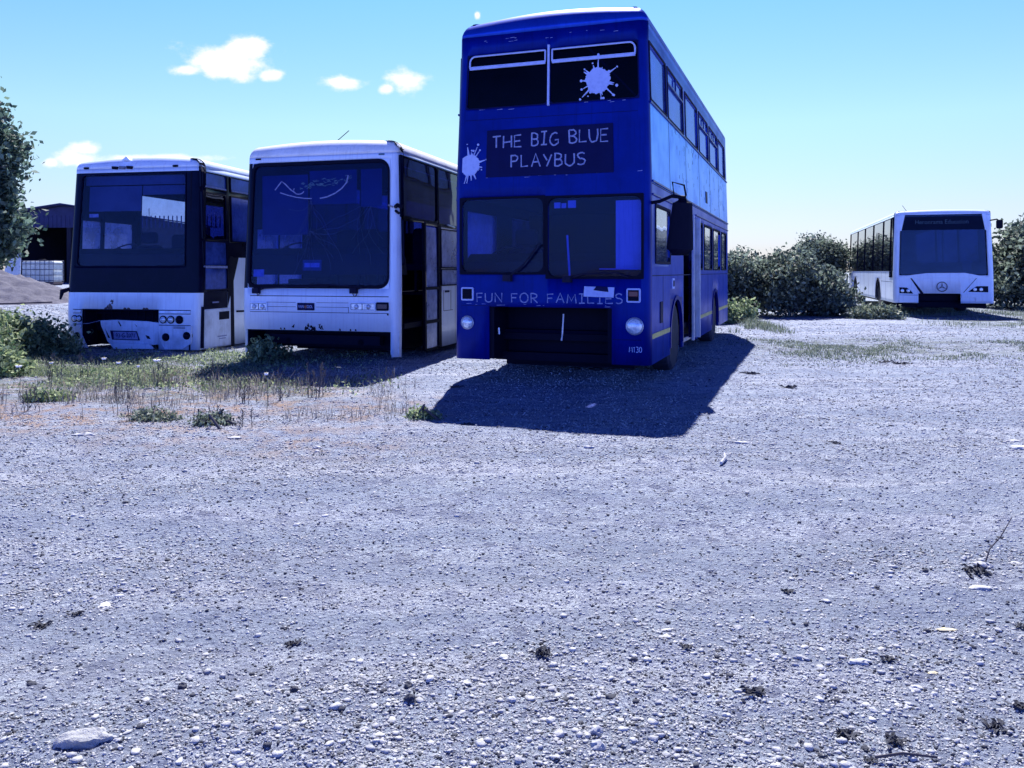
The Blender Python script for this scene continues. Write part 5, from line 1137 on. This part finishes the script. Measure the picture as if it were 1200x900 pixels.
# twig and stick
x, y = pt(1155, 668); q = MB(); q.tube([(0, 0, .02), (.03, .02, .07), (.10, .05, .12), (.17, .08, .20)], [.004, .003, .003, .002], 5)
o = q.build('twig', 'twig', loc=(x, y, G(x, y))); tag(o, 'thin curved twig sticking up from the dead weeds at the right', 'twig')
x, y = pt(845, 550); q = MB(); q.tube([(0, 0, .02), (.06, .12, .03), (.09, .26, .03)], [.012, .010, .006], 6)
o = q.build('stick', 'stone_pale', loc=(x, y, G(x, y))); tag(o, 'pale stick lying just right of the double decker shadow', 'stick')
x, y = pt(1060, 895); q = MB(); q.tube([(-.08, 0, .01), (0, .01, .015), (.09, .0, .01)], [.004, .004, .003], 5)
o = q.build('stick', 'twig', loc=(x, y, G(x, y) + .004)); tag(o, 'thin dark stick lying at the bottom edge at the right', 'stick')

# ------------------------------------------------------------------ world, sun, camera
SD = Vector((.04, .665, 1)).normalized(); el = math.asin(SD.z); az = math.atan2(SD.x, SD.y)
w = bpy.data.worlds.new('World'); SC.world = w; w.use_nodes = True; nt = w.node_tree; nt.nodes.clear()
sky = N(nt, 'ShaderNodeTexSky', sky_type='NISHITA'); sky.sun_disc = False; sky.sun_elevation = el; sky.sun_rotation = az; sky.air_density = 1.0; sky.dust_density = .6; sky.ozone_density = 1.5
tc = N(nt, 'ShaderNodeTexCoord'); sx = N(nt, 'ShaderNodeSeparateXYZ'); L(nt, tc.outputs['Generated'], sx.inputs[0])
X_, Y_, Z_ = sx.outputs
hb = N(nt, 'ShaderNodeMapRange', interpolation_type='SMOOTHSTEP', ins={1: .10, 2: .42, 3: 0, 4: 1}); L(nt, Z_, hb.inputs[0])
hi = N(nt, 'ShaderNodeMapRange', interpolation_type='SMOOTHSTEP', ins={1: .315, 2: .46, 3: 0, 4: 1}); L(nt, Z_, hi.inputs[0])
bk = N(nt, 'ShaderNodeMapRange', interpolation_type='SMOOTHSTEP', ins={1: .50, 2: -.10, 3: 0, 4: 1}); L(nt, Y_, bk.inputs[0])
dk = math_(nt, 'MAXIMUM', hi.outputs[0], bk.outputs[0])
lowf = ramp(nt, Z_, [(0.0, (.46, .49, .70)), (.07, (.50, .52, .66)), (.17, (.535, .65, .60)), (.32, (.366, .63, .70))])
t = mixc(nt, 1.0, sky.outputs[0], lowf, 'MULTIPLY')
t = mixc(nt, bk.outputs[0], t, mixc(nt, 1.0, sky.outputs[0], mixc(nt, hb.outputs[0], (.46, .88, 3.1), (.02, .045, .26)), 'MULTIPLY'))  # low sky behind the camera brightened blue, added fill for the shaded fronts
t = mixc(nt, hi.outputs[0], t, mixc(nt, 1.0, sky.outputs[0], (.02, .045, .26), 'MULTIPLY'))  # overhead sky darkened to deepen the ground shadows
# small fair weather clouds
U = math_(nt, 'DIVIDE', X_, math_(nt, 'MAXIMUM', Y_, .05)); Vv = math_(nt, 'DIVIDE', Z_, math_(nt, 'MAXIMUM', Y_, .05))
cb = N(nt, 'ShaderNodeCombineXYZ'); L(nt, U, cb.inputs[0]); L(nt, math_(nt, 'MULTIPLY', Vv, 1.5), cb.inputs[1])
cn = noise(nt, 16, 8, .62, cb.outputs[0]); best = None
for px_, py_, a_, b_ in ((262, 75, 66, 24), (288, 58, 34, 20), (220, 82, 32, 10), (318, 88, 20, 9), (395, 96, 38, 11), (477, 97, 30, 18), (86, 186, 38, 13), (100, 175, 20, 10), (190, 186, 105, 7), (559, 17, 5, 7), (60, 190, 14, 8), (455, 104, 12, 8), (1750, 60, 120, 40), (-900, 40, 150, 40)):
    du = math_(nt, 'MULTIPLY', math_(nt, 'SUBTRACT', U, (px_ - 600) / 960), 960 / a_); dv = math_(nt, 'MULTIPLY', math_(nt, 'SUBTRACT', Vv, (318 - py_) / 960), 960 / b_)
    d = math_(nt, 'SQRT', math_(nt, 'ADD', math_(nt, 'MULTIPLY', du, du), math_(nt, 'MULTIPLY', dv, dv))); e = math_(nt, 'SUBTRACT', 1.0, d)
    best = e if best is None else math_(nt, 'MAXIMUM', best, e)
cm = math_(nt, 'ADD', best, math_(nt, 'MULTIPLY', math_(nt, 'SUBTRACT', cn, .52), 2.6))
cmr = N(nt, 'ShaderNodeMapRange', interpolation_type='SMOOTHSTEP', ins={1: -.10, 2: .75, 3: 0, 4: 1}); L(nt, cm, cmr.inputs[0])
cf = math_(nt, 'MULTIPLY', cmr.outputs[0], math_(nt, 'GREATER_THAN', Y_, .06))
t = mixc(nt, cf, t, (5.6, 5.3, 5.5))
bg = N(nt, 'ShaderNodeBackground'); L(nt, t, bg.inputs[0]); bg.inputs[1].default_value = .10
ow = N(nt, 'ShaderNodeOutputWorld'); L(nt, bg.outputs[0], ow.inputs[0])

sl = bpy.data.lights.new('sun', 'SUN'); sl.energy = 4.6; sl.angle = R(.5); sl.color = (1, .975, .96)
so = bpy.data.objects.new('sun', sl); col.objects.link(so); so.rotation_euler = (-SD).to_track_quat('-Z', 'Y').to_euler(); so.location = (0, 0, 20)
cam = bpy.data.cameras.new('camera'); co = bpy.data.objects.new('camera', cam); col.objects.link(co); SC.camera = co
co.location = (0, 0, 1.35); co.rotation_euler = (R(90), 0, 0); cam.sensor_width = 36; cam.lens = 28.8; cam.shift_y = -132 / 1200; cam.clip_end = 6000; cam.clip_start = .05
vs_ = SC.view_settings; vs_.view_transform = 'Standard'; vs_.look = 'None'; vs_.exposure = 1.2; vs_.gamma = 1
SC.cycles.use_denoising = True; SC.cycles.max_bounces = 8; SC.cycles.transparent_max_bounces = 16
